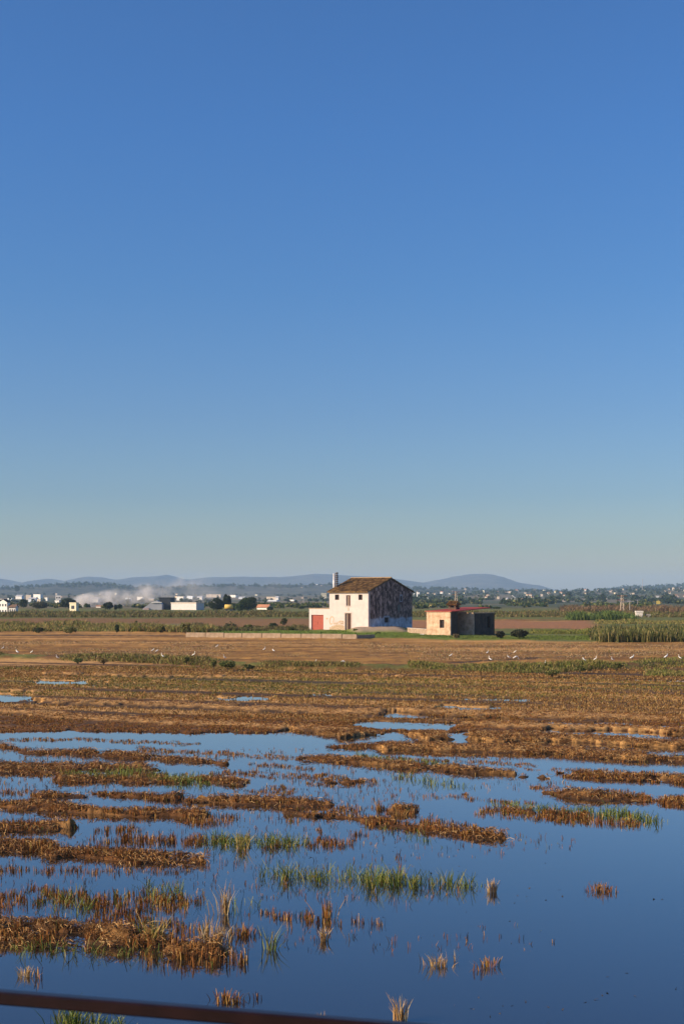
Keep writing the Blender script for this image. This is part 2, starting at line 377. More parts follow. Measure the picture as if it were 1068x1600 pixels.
nr, nc = GX.shape; idx = np.arange(nr * nc).reshape(nr, nc)
fc = np.stack([idx[:-1, :-1], idx[:-1, 1:], idx[1:, 1:], idx[1:, :-1]], -1).reshape(-1, 4)
g = np_mesh('paddy_ground', np.stack([GX, GY, GZ], -1).reshape(-1, 3), [fc], gc.reshape(-1, 3), M_GROUND, smooth=True); tag(g, kind='structure')
MB().quad((-5200, -250, -.9), (5200, -250, -.9), (5200, 9400, -.9), (-5200, 9400, -.9)).build('ground', mat('base_soil', (.10, .085, .05), scale=.05, bump=0), kind='structure')

# the water: one still sheet
m, nt_, p = _pr('paddy_water')
p.inputs['Base Color'].default_value = (.016, .014, .012, 1); p.inputs['Roughness'].default_value = .03; p.inputs['IOR'].default_value = 1.33
p.inputs['Coat Weight'].default_value = .85; p.inputs['Coat Roughness'].default_value = .02; p.inputs['Coat IOR'].default_value = 1.33
tc = node(nt_, 'ShaderNodeTexCoord'); mp = node(nt_, 'ShaderNodeMapping'); mp.inputs['Scale'].default_value = (.6, 2.2, 1)
n1 = node(nt_, 'ShaderNodeTexNoise', Scale=1.6, Detail=4.); b1 = node(nt_, 'ShaderNodeBump', Strength=.05, Distance=.010)
nt_.links.new(tc.outputs['Object'], mp.inputs[0]); nt_.links.new(mp.outputs[0], n1.inputs['Vector']); nt_.links.new(n1.outputs['Fac'], b1.inputs['Height']); nt_.links.new(b1.outputs[0], p.inputs['Normal'])
n2_ = node(nt_, 'ShaderNodeTexNoise', Scale=.12, Detail=3.); mp2 = node(nt_, 'ShaderNodeMapping'); mp2.inputs['Scale'].default_value = (.5, 3., 1); nt_.links.new(tc.outputs['Object'], mp2.inputs[0]); nt_.links.new(mp2.outputs[0], n2_.inputs['Vector'])
mr_ = node(nt_, 'ShaderNodeMapRange'); mr_.inputs[1].default_value = .45; mr_.inputs[2].default_value = .65; mr_.inputs[3].default_value = .015; mr_.inputs[4].default_value = .09; nt_.links.new(n2_.outputs['Fac'], mr_.inputs[0]); nt_.links.new(mr_.outputs[0], p.inputs['Roughness']); nt_.links.new(mr_.outputs[0], p.inputs['Coat Roughness'])
MB().quad((-260, -60, 0), (260, -60, 0), (260, 118, 0), (-260, 118, 0)).build('water', m, kind='structure')

# ------------------------------------------------------------------ hills and mountains
def ridge(name, prof, d0, d1, d2, m, amp, seed, ztail=0.):
    """a range of hills with its crest at distance d1, built as terrain from d0 to d2"""
    P = np.linspace(-1300, 2400, 620); T = np.linspace(0, 1, 34); V = []
    top = zat(d1, np.interp(P, [q[0] for q in prof], [q[1] for q in prof]))
    for t in T:
        d = mix(d0, d2, t); tc_ = (d1 - d0) / (d2 - d0)
        k = np.sin(np.clip(t / tc_, 0, 1) * pi / 2) ** 1.3 if t <= tc_ else np.cos((t - tc_) / (1 - tc_) * pi / 2)
        x = (P - CX) / F * d1
        nz = (fbm(x * .004 + 9, np.full(P.shape, d * .003), 5, seed) - .5)
        zz = top * k * (1 + nz * .55 * (1 - k) * 2) + nz * amp * k + (fbm(x * .03, np.full(P.shape, d * .02), 3, seed + 5) - .5) * amp * .35 * k
        V.append(np.stack([x, np.full(P.shape, d), zz - 1.5 * (1 - k) + ztail], 1))
    V = np.concatenate(V); idx = np.arange(len(V)).reshape(len(T), len(P))
    fc = np.stack([idx[:-1, :-1], idx[:-1, 1:], idx[1:, 1:], idx[1:, :-1]], -1).reshape(-1, 4)
    return tag(np_mesh(name, V, [fc], None, m, smooth=True), kind='structure')
M_MTN = mat('mountain_scrub', (.045, .05, .04), var=.45, scale=.012, bump=.8, dist=14., c2=(.11, .10, .075), rough=.95)
M_HILL = mat('wooded_hill', (.045, .055, .03), var=.5, scale=.03, bump=.8, dist=4., c2=(.10, .095, .06), rough=.95, lo=.4, hi=.62)
MTN = [(-1300,908),(-500,903),(-200,908),(-60,901),(0,904),(15,908),(45,911),(60,908.5),(72,904.5),(80,904.8),(105,911),(125,904),(140,901),(155,902),(185,906),(210,902),(240,901),(262,898),(270,901),(282,905),(300,906),(320,903),(380,901.5),(440,902),(462,900),(490,896.5),(540,899),(600,903),(640,908),(660,911),(690,905.5),(710,901),(735,897.5),(760,897.5),(780,902),(800,909.5),(830,914),(850,921),(880,924),(960,924),(1100,921),(1500,912),(2400,918)]
HILL = [(-1300,914),(-400,920),(0,919),(50,917),(80,915),(110,912.5),(140,912),(170,914),(200,917),(240,918),(300,917),(360,915.5),(420,916),(470,914.5),(520,914),(600,917),(650,920),(700,920.5),(760,922),(830,924),(870,927),(920,929),(1100,929),(2400,926)]
HILR = [(-1300,940),(820,940),(870,929),(930,925),(960,921),(985,917.5),(1003,919.5),(1030,917),(1068,914.5),(1250,912),(1600,920),(2400,914)]
ridge('mountain_range', MTN, 6300, 7600, 9000, M_MTN, 9, 3)
ridge('right_hills', HILR, 3500, 4300, 5200, M_HILL, 5, 13)
ridge('wooded_hills', HILL, 2900, 3500, 4200, M_HILL, 4, 23)

# ------------------------------------------------------------------ haze
hb = MB().box(-5400, -300, -3, 5400, 9600, 140).build('haze', None, kind='stuff')
hm = bpy.data.materials.new('haze'); hm.use_nodes = True; hn = hm.node_tree; hn.nodes.clear()
ho = hn.nodes.new('ShaderNodeOutputMaterial'); pv = hn.nodes.new('ShaderNodeVolumePrincipled')
pv.inputs['Color'].default_value = (.46, .70, 1, 1); pv.inputs['Density'].default_value = 1.15e-4; pv.inputs['Anisotropy'].default_value = 0
hn.links.new(pv.outputs[0], ho.inputs['Volume']); hb.data.materials.clear(); hb.data.materials.append(hm)

# ------------------------------------------------------------------ stubble and straw of the paddy
STC = [(.25, .095, .022), (.17, .060, .015), (.33, .16, .040), (.46, .28, .085), (.08, .032, .012), (.13, .13, .025)]
def ground_at(x, y): return fields(x, y)
def scatter(n, d0, d1, px0=-60, px1=1130, mode='area'):
    d = np.sqrt(rng.uniform(d0 ** 2, d1 ** 2, n)); p = rng.uniform(px0, px1, n)
    return (p - CX) / F * d, d
def snap_rows(x, y, sp, jit):
    u = x * RU[0] + y * RU[1]; v = x * RW[0] + y * RW[1]
    v = np.round(v / sp) * sp + rng.normal(0, jit, len(v))
    return u * RU[0] + v * RW[0], u * RU[1] + v * RW[1]
def wmin(d, k=.55): return k * d / F * 1.56
def clumps(x, y, z, nb, hh, spread, cols, wts, lean=.25, wk=.55, wmax=.012):
    n = len(x); rep = lambda a: np.repeat(a, nb)
    X = rep(x) + rng.normal(0, 1, n * nb) * rep(spread); Y = rep(y) + rng.normal(0, 1, n * nb) * rep(spread)
    h = rep(hh) * rng.uniform(.55, 1.1, n * nb)
    P = np.stack([X, Y, rep(z) - .02], 1)
    w_ = np.maximum(wmin(Y, wk), wmax * rng.uniform(.6, 1.1, n * nb))
    return blade_arrays(P, h, w_, rng.normal(0, 1, (n * nb, 2)) * (h * lean)[:, None], pick(cols, n * nb, wts), tipw=.6)
parts = []
# a) on the mud and around it, 17-62 m
x, y = scatter(60000, 16, 60); x, y = snap_rows(x, y, .27, .035)
r = fields(x, y); s_, heap_, z_ = r[1], r[3], r[0]
qx_, qy_ = r[10], r[11]; sc_y = (y * 0 + 1) * F / y
st = caps(qx_, qy_ - .09 * sc_y, STUB, 3.)
keep = ((s_ > -.05) & (rng.random(len(x)) < np.where(heap_ > .5, .3, .95))) | ((st > 0) & (rng.random(len(x)) < .75))
keep &= fbm(x * .9, y * .9, 3, 99) > .36
x, y, z_, heap_ = x[keep], y[keep], z_[keep], heap_[keep]
hh = rng.uniform(.6, 1.15, len(x)) * np.interp(y, [17, 25, 45, 60], [.185, .14, .068, .06]) * (.7 + .6 * vn(x * .5, y * .5, 5))
parts.append(clumps(x, y, np.maximum(z_, -.05), 9, hh + np.maximum(0, -z_) * .3, np.full(len(x), .04), STC, [.27, .24, .18, .09, .18, .04], lean=.09, wmax=.015))
# a2) single stubs standing in open water between the strips
x, y = scatter(5200, 20, 47, -20, 900); x, y = snap_rows(x, y, .27, .04); px_, py_ = pix(x, y)
keep = (fbm(x * .45, y * .45, 3, 222) > mix(.43, .62, sst(350, 850, px_))) & (rng.random(len(x)) < .75); x, y = x[keep], y[keep]
parts.append(clumps(x, y, np.full(len(x), -.02), 3, rng.uniform(.06, .15, len(x)), np.full(len(x), .03), STC, [.3, .25, .15, .05, .22, .03], lean=.2))
# b) the outer paddy 58-104 m
x, y = scatter(60000, 56, 101); x, y = snap_rows(x, y, .45, .06)
r = fields(x, y); z_, s_, heap_ = r[0], r[1], r[3]; px_, py_ = r[8], r[9]
u = x * RU[0] + y * RU[1]; v = x * RW[0] + y * RW[1]
g_ = fbm(u * .05, v * .25, 3, 44); rw_ = fbm(u * .03, v * .55, 3, 16)
keep = (s_ > .3) & (rng.random(len(x)) < np.where(heap_ > .4, .10, .8 * sst(.33, .55, rw_))) & (py_ > bund_c(px_) + 2)
x, y, z_, g_, py_ = x[keep], y[keep], z_[keep], g_[keep], py_[keep]
isg = (rng.random(len(x)) < sst(.42, .6, g_) * .6 * sst(1098, 1080, py_))
FSTC = [(.24, .125, .035), (.17, .08, .022), (.33, .19, .06), (.42, .28, .11), (.09, .045, .014), (.18, .15, .035)]
for sel, cols_, wt in ((~isg, FSTC, [.3, .2, .24, .14, .06, .06]), (isg, [(.17, .15, .03), (.24, .18, .045), (.12, .12, .025)], None)):
    parts.append(clumps(x[sel], y[sel], z_[sel], 4, rng.uniform(.06, .12, sel.sum()), np.full(sel.sum(), .07), cols_, wt, lean=.3, wk=.75))
tag(build_blades('rice_stubble', parts, M_BLADE), 'rusty brown cut rice stubble standing in rows in the flooded paddy', 'stubble', kind='stuff')
# c) loose straw lying on the heaps
def litter(n, d0, d1, f):
    x, y = scatter(n, d0, d1); r = fields(x, y); k = f(r); x, y, z = x[k], y[k], r[0][k]; m_ = len(x)
    L = rng.uniform(.07, .26, m_) * np.clip(y / 45, .8, 1.6); a = rng.uniform(0, 2 * pi, m_); d = np.stack([np.cos(a), np.sin(a)], 1) * L[:, None]
    nrm = np.stack([-np.sin(a), np.cos(a)], 1) * np.maximum(wmin(y, .34), .005)[:, None] / 2
    z0 = z + rng.uniform(.0, .05, m_); z1 = z0 + rng.uniform(.01, .07, m_); z2 = z0 + rng.uniform(-.03, .04, m_)
    P0 = np.column_stack([x, y, z0]); P1 = np.column_stack([x + d[:, 0] * .5, y + d[:, 1] * .5, z1]); P2 = np.column_stack([x + d[:, 0], y + d[:, 1], z2])
    N = np.column_stack([nrm, np.full(m_, .003)])
    V = np.stack([P0 - N, P0 + N, P1 + N, P1 - N, P2 + N, P2 - N], 1).reshape(-1, 3); b = np.arange(m_)[:, None] * 6
    return V, np.concatenate([b + np.array([[0, 1, 2, 3]]), b + np.array([[3, 2, 4, 5]])]), np.repeat(pick([(.46, .26, .09), (.32, .15, .045), (.54, .35, .15), (.14, .06, .02), (.09, .04, .015), (.22, .10, .03)], m_), 6, 0)
lp = [litter(190000, 16, 30, lambda r: (r[3] > .1) | ((r[1] > -.1) & (rng.random(len(r[1])) < .45))), litter(170000, 28, 52, lambda r: (r[3] > .2) | ((r[1] > 0) & (rng.random(len(r[1])) < .3))), litter(90000, 50, 104, lambda r: (r[3] > .3) & (r[9] > bund_c(r[8]) + 1))]
tag(build_blades('loose_straw', lp, M_STRAW), 'matted heaps of pale brown cut straw lying on the mud', 'straw', kind='stuff')
# d) thin green and brown blades growing out of open water
GREENS = [(.13, .18, .03), (.20, .21, .045), (.26, .22, .06), (.07, .09, .02)]
parts = []
for feat, n, hmax in (([(409,1366,8),(480,1372,7),(560,1374,8),(650,1382,6),(750,1386,5)], 110, .34), ([(560,1376,7),(650,1382,7)], 40, .42), ([(770,1262,8),(900,1270,7),(1010,1282,4)], 150, .26), ([(320,1316,7),(480,1320,6)], 120, .3),
                      ([(100,1216,6),(225,1212,8)], 150, .28), ([(230,1216,9),(330,1222,8)], 110, .3), ([(0,1482,8),(230,1490,10)], 30, .26), ([(60,1410,12),(160,1420,10)], 18, .3), ([(230,1390,14),(300,1400,10)], 24, .34),
                      ([(560,1184,5),(700,1196,4)], 120, .22), ([(0,1395,10),(400,1420,10)], 24, .36), ([(620,1215,3),(740,1232,3)], 30, .3), ([(940,1268,4),(1030,1286,3)], 40, .34), ([(600,1295,4),(700,1325,2)], 18, .2),
                      ([(92,1596,4),(190,1612,5)], 40, .35)):
    t = rng.uniform(0, len(feat) - 1, n); i = np.minimum(t.astype(int), len(feat) - 2); f = t - i; A = np.array(feat)
    q = A[i] * (1 - f)[:, None] + A[i + 1] * f[:, None]
    P = np.array([at(a, b + rng.normal(0, 1) * c * .5) for a, b, c in q])
    P[:, 0] += rng.normal(0, .1, n)
    parts.append(clumps(P[:, 0], P[:, 1], np.full(n, -.03), 6, rng.uniform(.3, 1, n) * hmax, np.full(n, .05), GREENS, [.4, .3, .15, .15], lean=.35, wk=.6))
tag(build_blades('water_grass', parts, M_BLADE), 'sparse green grass blades growing up through the shallow water', 'grass', kind='stuff')
# e) specks of plant matter afloat
n = 420; P = np.array([at(rng.uniform(0, 1100), rng.uniform(1190, 1600)) for _ in range(n)]); P[:, 2] = .0
P = P[fbm(P[:, 0] * .5, P[:, 1] * .5, 2, 5) > .56]
n = len(P)
tag(build_blades('floating_debris', [blade_arrays(P, rng.uniform(.004, .02, n), rng.uniform(.015, .035, n), rng.normal(0, .03, (n, 2)), pick([(.08, .06, .04)], n))], M_BLADE), 'small dark specks of plant debris floating on the open water', 'debris', kind='stuff')

# individually visible tufts
TUFTS = [(350,1428,.52,.11,'dry','tall dry pampas-like tuft standing alone above the stubble at left','tuft'),
 (324,1468,.36,.16,'dry','rounded straw-coloured stubble tuft at the right end of the near left mud bank','tuft'),
 (345,1473,.26,.15,'dry','low pale tuft just right of the rounded straw tuft on the near left bank','tuft'),
 (241,1474,.42,.14,'mixed','bushy yellow-green tuft in the middle of the near left mud bank','tuft'),
 (378,1463,.20,.14,'stub','short brown stubble tuft right of the near left bank','tuft'),
 (422,1484,.36,.10,'green','green and straw grass tuft alone in open water right of the near left bank','tuft'),
 (512,1434,.30,.10,'stub','brown stubble tuft with two tall stalks in the middle of the open water','tuft'),
 (506,1470,.22,.06,'dry','tiny yellow tuft with one tall stalk below the brown two-stalk tuft','tuft'),
 (447,1374,.36,.10,'green','fullest green rush tuft at the left of the floating grass row','tuft'),
 (498,1376,.30,.07,'green','upright green rush tuft second from left in the floating grass row','tuft'),
 (582,1388,.40,.09,'green','yellowish green tuft with tall blades in the middle of the floating grass row','tuft'),
 (617,1384,.34,.10,'green','dense green tuft right of centre in the floating grass row','tuft'),
 (645,1388,.28,.06,'green','narrow green tuft next to the dense tuft in the floating grass row','tuft'),
 (700,1380,.26,.10,'green','loose green tuft near the right end of the floating grass row','tuft'),
 (768,1394,.26,.06,'dry','small rusty tuft ending the floating grass row at the right','tuft'),
 (684,1508,.20,.13,'dry','pale bent straw tuft in the open water near the bottom','tuft'),
 (712,1502,.20,.03,'dry','single bent pale stalk right of the straw tuft near the bottom','stalk'),
 (120,1324,.0,.0,'skip','',''),
 (378,1326,.36,.12,'mixed','bushy olive tuft rising from the water in the long stubble row','tuft'),
 (625,1274,.20,.22,'stub','isolated round brown stubble clump in the open water','tuft'),
 (592,1266,.26,.05,'stub','thin upright brown clump left of the isolated round clump','tuft'),
 (938,1391,.14,.14,'stub','little row of rusty stubs alone in the open water at right','stubs'),
 (766,1510,.12,.10,'stub','small cluster of rusty stubs alone near the bottom right of centre','stubs'),
 (352,1561,.11,.14,'stub','short comb of brown stubs just above the railing','stubs'),
 (42,1525,.14,.10,'dry','low sprawling dry tuft in the water at lower left above the railing','tuft'),
 (500,1598,.12,.05,'dry','pale curled dry leaf sticking up behind the railing','leaf'),
 (623,1596,.34,.06,'dry','thin tall dry stalks at the bottom edge right of the railing','stalks'),
 (110,1606,.28,.14,'green','bright green grass tuft seen under the railing','tuft'),
 (336,1086,.42,.16,'green','dark green weed standing alone in the middle of the stubble field','weed')]
for px_, py_, h_, r_, k_, lab, cat in TUFTS:
    if k_ == 'skip': continue
    P0 = at(px_, py_); n = {'dry': 60, 'mixed': 80, 'green': 34, 'stub': 44}[k_]
    if r_ < .05: n = 7
    if k_ == 'green' and py_ > 1590: n = 60
    P = np.zeros((n, 3)); P[:, 0] = rng.normal(0, r_ * .55, n); P[:, 1] = rng.normal(0, r_ * .5, n); P[:, 2] = -.04
    h = h_ * rng.uniform(.45, 1.08, n) + .04
    cl = {'dry': [(.45, .28, .11), (.34, .19, .07), (.5, .38, .2)], 'mixed': [(.3, .25, .07), (.16, .19, .04), (.4, .26, .1)], 'green': GREENS, 'stub': STC[:4]}[k_]
    ln = {'dry': .2, 'mixed': .3, 'green': .28, 'stub': .12}[k_]
    o = build_blades({'stalk': 'dry_stalk', 'leaf': 'dry_leaf', 'stubs': 'stubble_cluster', 'stalks': 'dry_stalks', 'weed': 'weed_tuft'}.get(cat, 'grass_tuft'), [blade_arrays(P, h, np.full(n, .012), rng.normal(0, 1, (n, 2)) * (h * ln)[:, None] + P[:, :2] * .45, pick(cl, n), tipw=.5 if k_ == 'stub' else .15, droop=.1 if k_ == 'dry' else 0)], M_BLADE)
    o.location = P0; tag(o, lab, cat)

# ------------------------------------------------------------------ grass on the bund and banks
def strip_grass(name, label, poly, n, h, cols, wts=None, thick=1., wk=.55, lean=.35, zoff=0., gap=.0, seed=1, cat='grass', nb=3, spread=.12):
    A = np.array(poly, float); t = rng.uniform(A[0, 0], A[-1, 0], n); cy_ = np.interp(t, A[:, 0], A[:, 1]); th = np.interp(t, A[:, 0], A[:, 2])
    yy = cy_ + rng.uniform(-1, 1, n) * th * thick; d = gd(yy); x = (t - CX) / F * d
    nn = fbm(x * .25, d * .08, 3, seed); k = nn > gap; x, d, t, nn = x[k], d[k], t[k], nn[k]
    z = fields(x, d)[0] + zoff; hh = h * rng.uniform(.4, 1.1, len(x)) * (.3 + 1.0 * sst(.25, .8, nn)) 
    return tag(build_blades(name, [clumps(x, d, z, nb, hh, np.full(len(x), spread), cols, wts, lean=lean, wk=wk, wmax=.02)], M_BLADE), label, cat, kind='stuff')
YG = [(.16, .19, .035), (.25, .23, .055), (.34, .26, .09), (.08, .095, .02), (.20, .13, .055)]
YD = [(.10, .12, .025), (.16, .15, .04), (.24, .17, .07), (.05, .06, .015), (.14, .09, .04)]
bl = [(p[0], p[1], 2.2) for p in BUNDL if -200 <= p[0] <= 1600]; bl[0] = (-60, 1030, 2.5)
bl = [(-60,1029,2.6),(0,1030,2.6),(180,1033,2.4),(300,1038,3),(410,1043.5,2.6),(560,1047,1.6)]
strip_grass('bund_grass', 'green and yellow grass along the low bank at the left between the paddies', bl, 9000, .26, YG + [(.26, .17, .07), (.10, .06, .03)], seed=3, gap=.38)
strip_grass('bund_grass', 'green and dry grass along the low bank at the right between the paddies', [(640,1047,2),(700,1048,2.3),(800,1050,3.5),(870,1047,5),(940,1043,4.5),(1000,1040,5),(1130,1036,5)], 8500, .28, YG, seed=5, gap=.34)
strip_grass('bank_grass', 'short green grass patch at the right edge beside the small pool', [(1010,1054,3),(1130,1055,3)], 2500, .28, YG, seed=6, gap=.2)
strip_grass('verge_weeds', 'weedy green and yellow verge along the far side of the mown field at left', [(-60,984,5),(120,984,5),(300,986,4),(340,988,2)], 20000, .9, YG + [(.30, .19, .08)], [.22, .18, .18, .14, .1, .18], seed=8, gap=.3, spread=.3, wk=.5)
strip_grass('field_weeds', 'dark dry weeds scattered over the brown strip left of the white house', [(300,984,5),(480,985,3)], 4500, .6, [(.07, .06, .03), (.16, .12, .05), (.12, .13, .03)], seed=9, gap=.42, spread=.3, wk=.5)
strip_grass('canal_reeds', 'green reeds lining the canal beyond the left fields', [(-60,962,4),(200,962,4),(480,962,3.5)], 18000, .85, YD, seed=11, gap=.25, spread=.5, wk=.5)
strip_grass('canal_reeds', 'green reeds lining the canal behind the shed', [(640,962,3.5),(1130,962,4)], 16000, .85, YD, seed=12, gap=.2, spread=.5, wk=.5)
strip_grass('lawn_grass', 'bright short green grass between the concrete kerb and the white house', [(330,989.5,2.2),(480,990,2.5),(600,992,3),(660,994,2.5)], 9000, .14, [(.12, .19, .03), (.16, .21, .04)], seed=13, gap=.2, spread=.25, wk=.5)
strip_grass('lawn_grass', 'bright green grass in front of the ruined shed', [(590,996,2.8),(780,998,2.2),(930,999,2.8)], 10000, .16, [(.12, .18, .03), (.16, .2, .04), (.1, .12, .03)], seed=14, gap=.2, spread=.25, wk=.5)
strip_grass('verge_grass', 'green grass patch behind the lawn left of the tall reed bed', [(830,989,3),(935,990,4)], 4500, .35, YG, [.5, .2, .05, .2, .05], seed=15, gap=.25, spread=.3, wk=.5)
strip_grass('field_straw', 'dry straw stubs covering the mown field beyond the grassy bank', [(-60,1016,12),(500,1018,13),(700,1022,14),(900,1020,13),(1130,1014,9)], 26000, .09, [(.36, .22, .11), (.28, .16, .08), (.42, .30, .17), (.16, .15, .05)], seed=16, gap=.38, spread=.18, wk=.5, cat='straw')
strip_grass('dry_reeds', 'brown dry reed band in front of the distant town at right', [(880,957,2.5),(1130,956,3)], 9000, 1.7, [(.22, .13, .07), (.18, .11, .06), (.12, .1, .04)], seed=18, gap=.15, spread=.8, wk=.55, cat='reeds')
strip_grass('green_reeds', 'tall green cane hedge behind the reed bed at right', [(893,968,2.2),(985,968,2.2)], 6000, 1.35, [(.09, .14, .03), (.14, .18, .04), (.05, .08, .02)], seed=19, gap=.1, spread=.6, wk=.55, cat='reeds')
strip_grass('verge_grass', 'yellow-green grass strip between the cane hedge and the tall reed bed', [(935,974,2.5),(1130,974,2.5)], 6000, .45, YG, seed=21, gap=.2, spread=.4)
# the tall reed bed at the right
x0_, x1_ = 922, 1180; n = 6500
t = rng.uniform(x0_, x1_, n); d = rng.uniform(150, 176, n) + np.where(t < 935, rng.uniform(4, 18, n), 0); x = (t - CX) / F * d
hh = (.85 + .85 * fbm(x * .45, d * .2, 3, 4)) * rng.uniform(.6, 1.12, n) * np.interp(t, [922, 940], [.6, 1])
CL = [(.08, .10, .025), (.16, .15, .04), (.27, .21, .08), (.04, .05, .016)]
tag(build_blades('reed_bed', [clumps(x, d, np.full(n, .15), 4, hh, np.full(n, .12), CL, [.3, .3, .2, .2], lean=.16, wk=.6, wmax=.03)], M_BLADE), 'dense bed of tall green and yellow reeds at the right edge of the field', 'reeds', kind='stuff')

# ------------------------------------------------------------------ shrubs and trees
def leaf_cloud(n, lobes, size, cols, wts=None, shell=.35):
    """n small leaf faces spread over lumpy lobes [(x,y,z,rx,ry,rz)]"""
    L = np.array(lobes, float); vol = L[:, 3] * L[:, 4] + L[:, 3] * L[:, 5]; k = rng.choice(len(L), n, p=vol / vol.sum())
    d = rng.normal(0, 1, (n, 3)); d /= np.linalg.norm(d, axis=1)[:, None]
    rr = (1 - shell * rng.random(n) ** 1.3) * rng.uniform(.85, 1.12, n)
    P = L[k, :3] + d * L[k, 3:] * rr[:, None]
    a = rng.normal(0, 1, (n, 3)); a /= np.linalg.norm(a, axis=1)[:, None]; b = np.cross(a, rng.normal(0, 1, (n, 3))); b /= np.linalg.norm(b, axis=1)[:, None]
    sz = size * rng.uniform(.5, 1.3, n)[:, None] * .5
    V = np.stack([P - a * sz, P - b * sz * .7, P + a * sz, P + b * sz * .7], 1).reshape(-1, 3)
    return V, (np.arange(n)[:, None] * 4 + np.arange(4)[None]), np.repeat(pick(cols, n, wts, .25), 4, 0)
DK = [(.035, .055, .018), (.05, .08, .022), (.025, .04, .014)]; MD = [(.06, .10, .025), (.09, .13, .03), (.04, .07, .02)]
def crown_lobes(w_, h_, z0, n=9, shape='round'):
    out = [(0, 0, z0 + h_ * .5, w_ * .42, w_ * .42, h_ * .45)]
    for i in range(n):
        a = random.uniform(0, 2 * pi); e = random.uniform(-.8, .95); r = w_ * .28 * math.sqrt(max(0, 1 - e * e * .7))
        q = w_ * random.uniform(.14, .22)
        out.append((cos(a) * r, sin(a) * r, z0 + h_ * (.5 + .33 * e), q, q, q * h_ / w_ * .9))
    return out
def tree(name, label, cat, px_, d, py_top, py_base, w_px, cols=DK, n=900, trunk=True, group=None, size=None, shape='round'):
    zb = min(zat(d, py_base), 30.); zb = max(zb, .0); h = zat(d, py_top) - zb; w_ = w_px / F * d
    t = thing(name, label, cat, far(px_, d, z=zb), group=group)
    V, Fq, C = leaf_cloud(int(n * 1.8), crown_lobes(w_ * 1.08, h * 1.0, h * .04, 12), size or max(.4, 1.7 * d / F), cols)
    np_mesh('crown', V, [Fq], C, M_LEAF, t)
    if trunk:
        mb = MB(); r = max(.12, h * .03)
        mb.tube([(0, 0, -.3), (.05 * h * .2, 0, h * .3), (0, .02, h * .6)], [r, r * .8, r * .4], 7)
        for k in range(4):
            a = k * 1.7 + .4; mb.tube([(0, 0, h * (.25 + .06 * k)), (cos(a) * w_ * .18, sin(a) * w_ * .18, h * (.45 + .06 * k)), (cos(a) * w_ * .3, sin(a) * w_ * .3, h * (.55 + .05 * k))], [r * .5, r * .35, r * .15], 5)
        mb.build('trunk', M_TRUNK, t)
    return t
def shrub(label, px_, py_base, w_px, h_px, cols, n=500, z=.15, cat='shrub', name='shrub', sz=None):
    P0 = at(px_, py_base, z); s_ = P0.y / F; w_ = w_px * s_; h = h_px * s_
    t = thing(name, label, cat, P0)
    V, Fq, C = leaf_cloud(n, crown_lobes(w_, h, 0, 8), sz or .09 * max(1, P0.y / 110), cols, shell=.6)
    V[:, 2] = np.maximum(V[:, 2], 0); np_mesh('foliage', V, [Fq], C, M_LEAF, t)
    mb = MB()
    for k in range(4):
        a = k * 1.6; mb.tube([(0, 0, -.1), (cos(a) * w_ * .12, sin(a) * w_ * .12, h * .4), (cos(a) * w_ * .25, sin(a) * w_ * .25, h * .75)], [.025, .018, .008], 5)
    mb.build('stem', M_TRUNK, t); return t
OL = [(.10, .12, .03), (.16, .16, .04), (.22, .18, .06), (.06, .08, .02)]
shrub('round yellow-green shrub left of the biggest bush on the grassy bank', 334, 1043, 12, 13, OL, 420)
shrub('biggest dark green bush on the left grassy bank', 356, 1045, 34, 15, MD + OL, 1100)
shrub('small green bush on the grassy bank beside the white egret', 291, 1037, 16, 12, OL, 420)
shrub('low dark bush at the right end of the left grassy bank', 388, 1046, 26, 9, OL + DK, 620)
shrub('brownish low bush on the left part of the grassy bank', 162, 1037, 16, 9, [(.14, .1, .04), (.2, .15, .06)], 360)
shrub('dark green low bush near the left part of the grassy bank', 122, 1036, 20, 8, MD, 420)
shrub('low green bush where the right bank widens', 862, 1056, 30, 11, OL, 620)
shrub('small green bush on the right bank above the low one', 905, 1050, 22, 10, OL, 480)
shrub('yellowish bush on the right bank near the frame edge', 962, 1046, 26, 12, OL, 560)
shrub('dark rounded bush right of the shed, the bigger one', 810, 997, 32, 15, [(.035, .035, .02), (.05, .045, .025), (.03, .04, .015)], 1400, sz=.2)
shrub('dark low bush against the right end of the shed', 781, 997, 16, 12, [(.035, .035, .02), (.05, .045, .025)], 700, sz=.2)
shrub('small green bush at the foot of the white house wall', 555, 988, 10, 6, MD + OL, 320, sz=.14)
shrub('dry grassy bush in front of the shed corner', 712, 998, 14, 8, [(.22, .16, .08), (.14, .1, .05)], 420, sz=.14)
shrub('small green bush on the dirt mound before the dark gable', 590, 991, 10, 4, MD, 220, sz=.14)
for i, (a, b, w_, h_, l_) in enumerate([(60,989,22,9,'dark bushy weed on the left verge'),(110,990,26,12,'broad yellow weed clump on the left verge'),(183,989,8,14,'dark upright weed on the verge under the drifting smoke'),(213,985,6,16,'narrow dark upright bush on the verge'),(252,989,16,14,'dark weed clump on the verge left of the concrete kerb'),(290,990,22,20,'tall bushy weed at the left end of the concrete kerb'),
        (360,985,24,14,'dark dead bush on the brown strip behind the concrete kerb'),(388,984,18,9,'low dark bush behind the concrete kerb'),(426,980,18,7,'sprawling weed in the brown strip left of the garage'),(443,977,14,12,'forked tall weed in the brown strip left of the garage'),(454,985,12,6,'small dark bush just left of the garage lawn')]):
    shrub(l_, a, b, w_, h_, [DK + [(.1, .08, .04)], OL, DK][i % 3] if i not in (1, 5) else OL, 420, sz=.22, name='weed_clump', cat='weed')

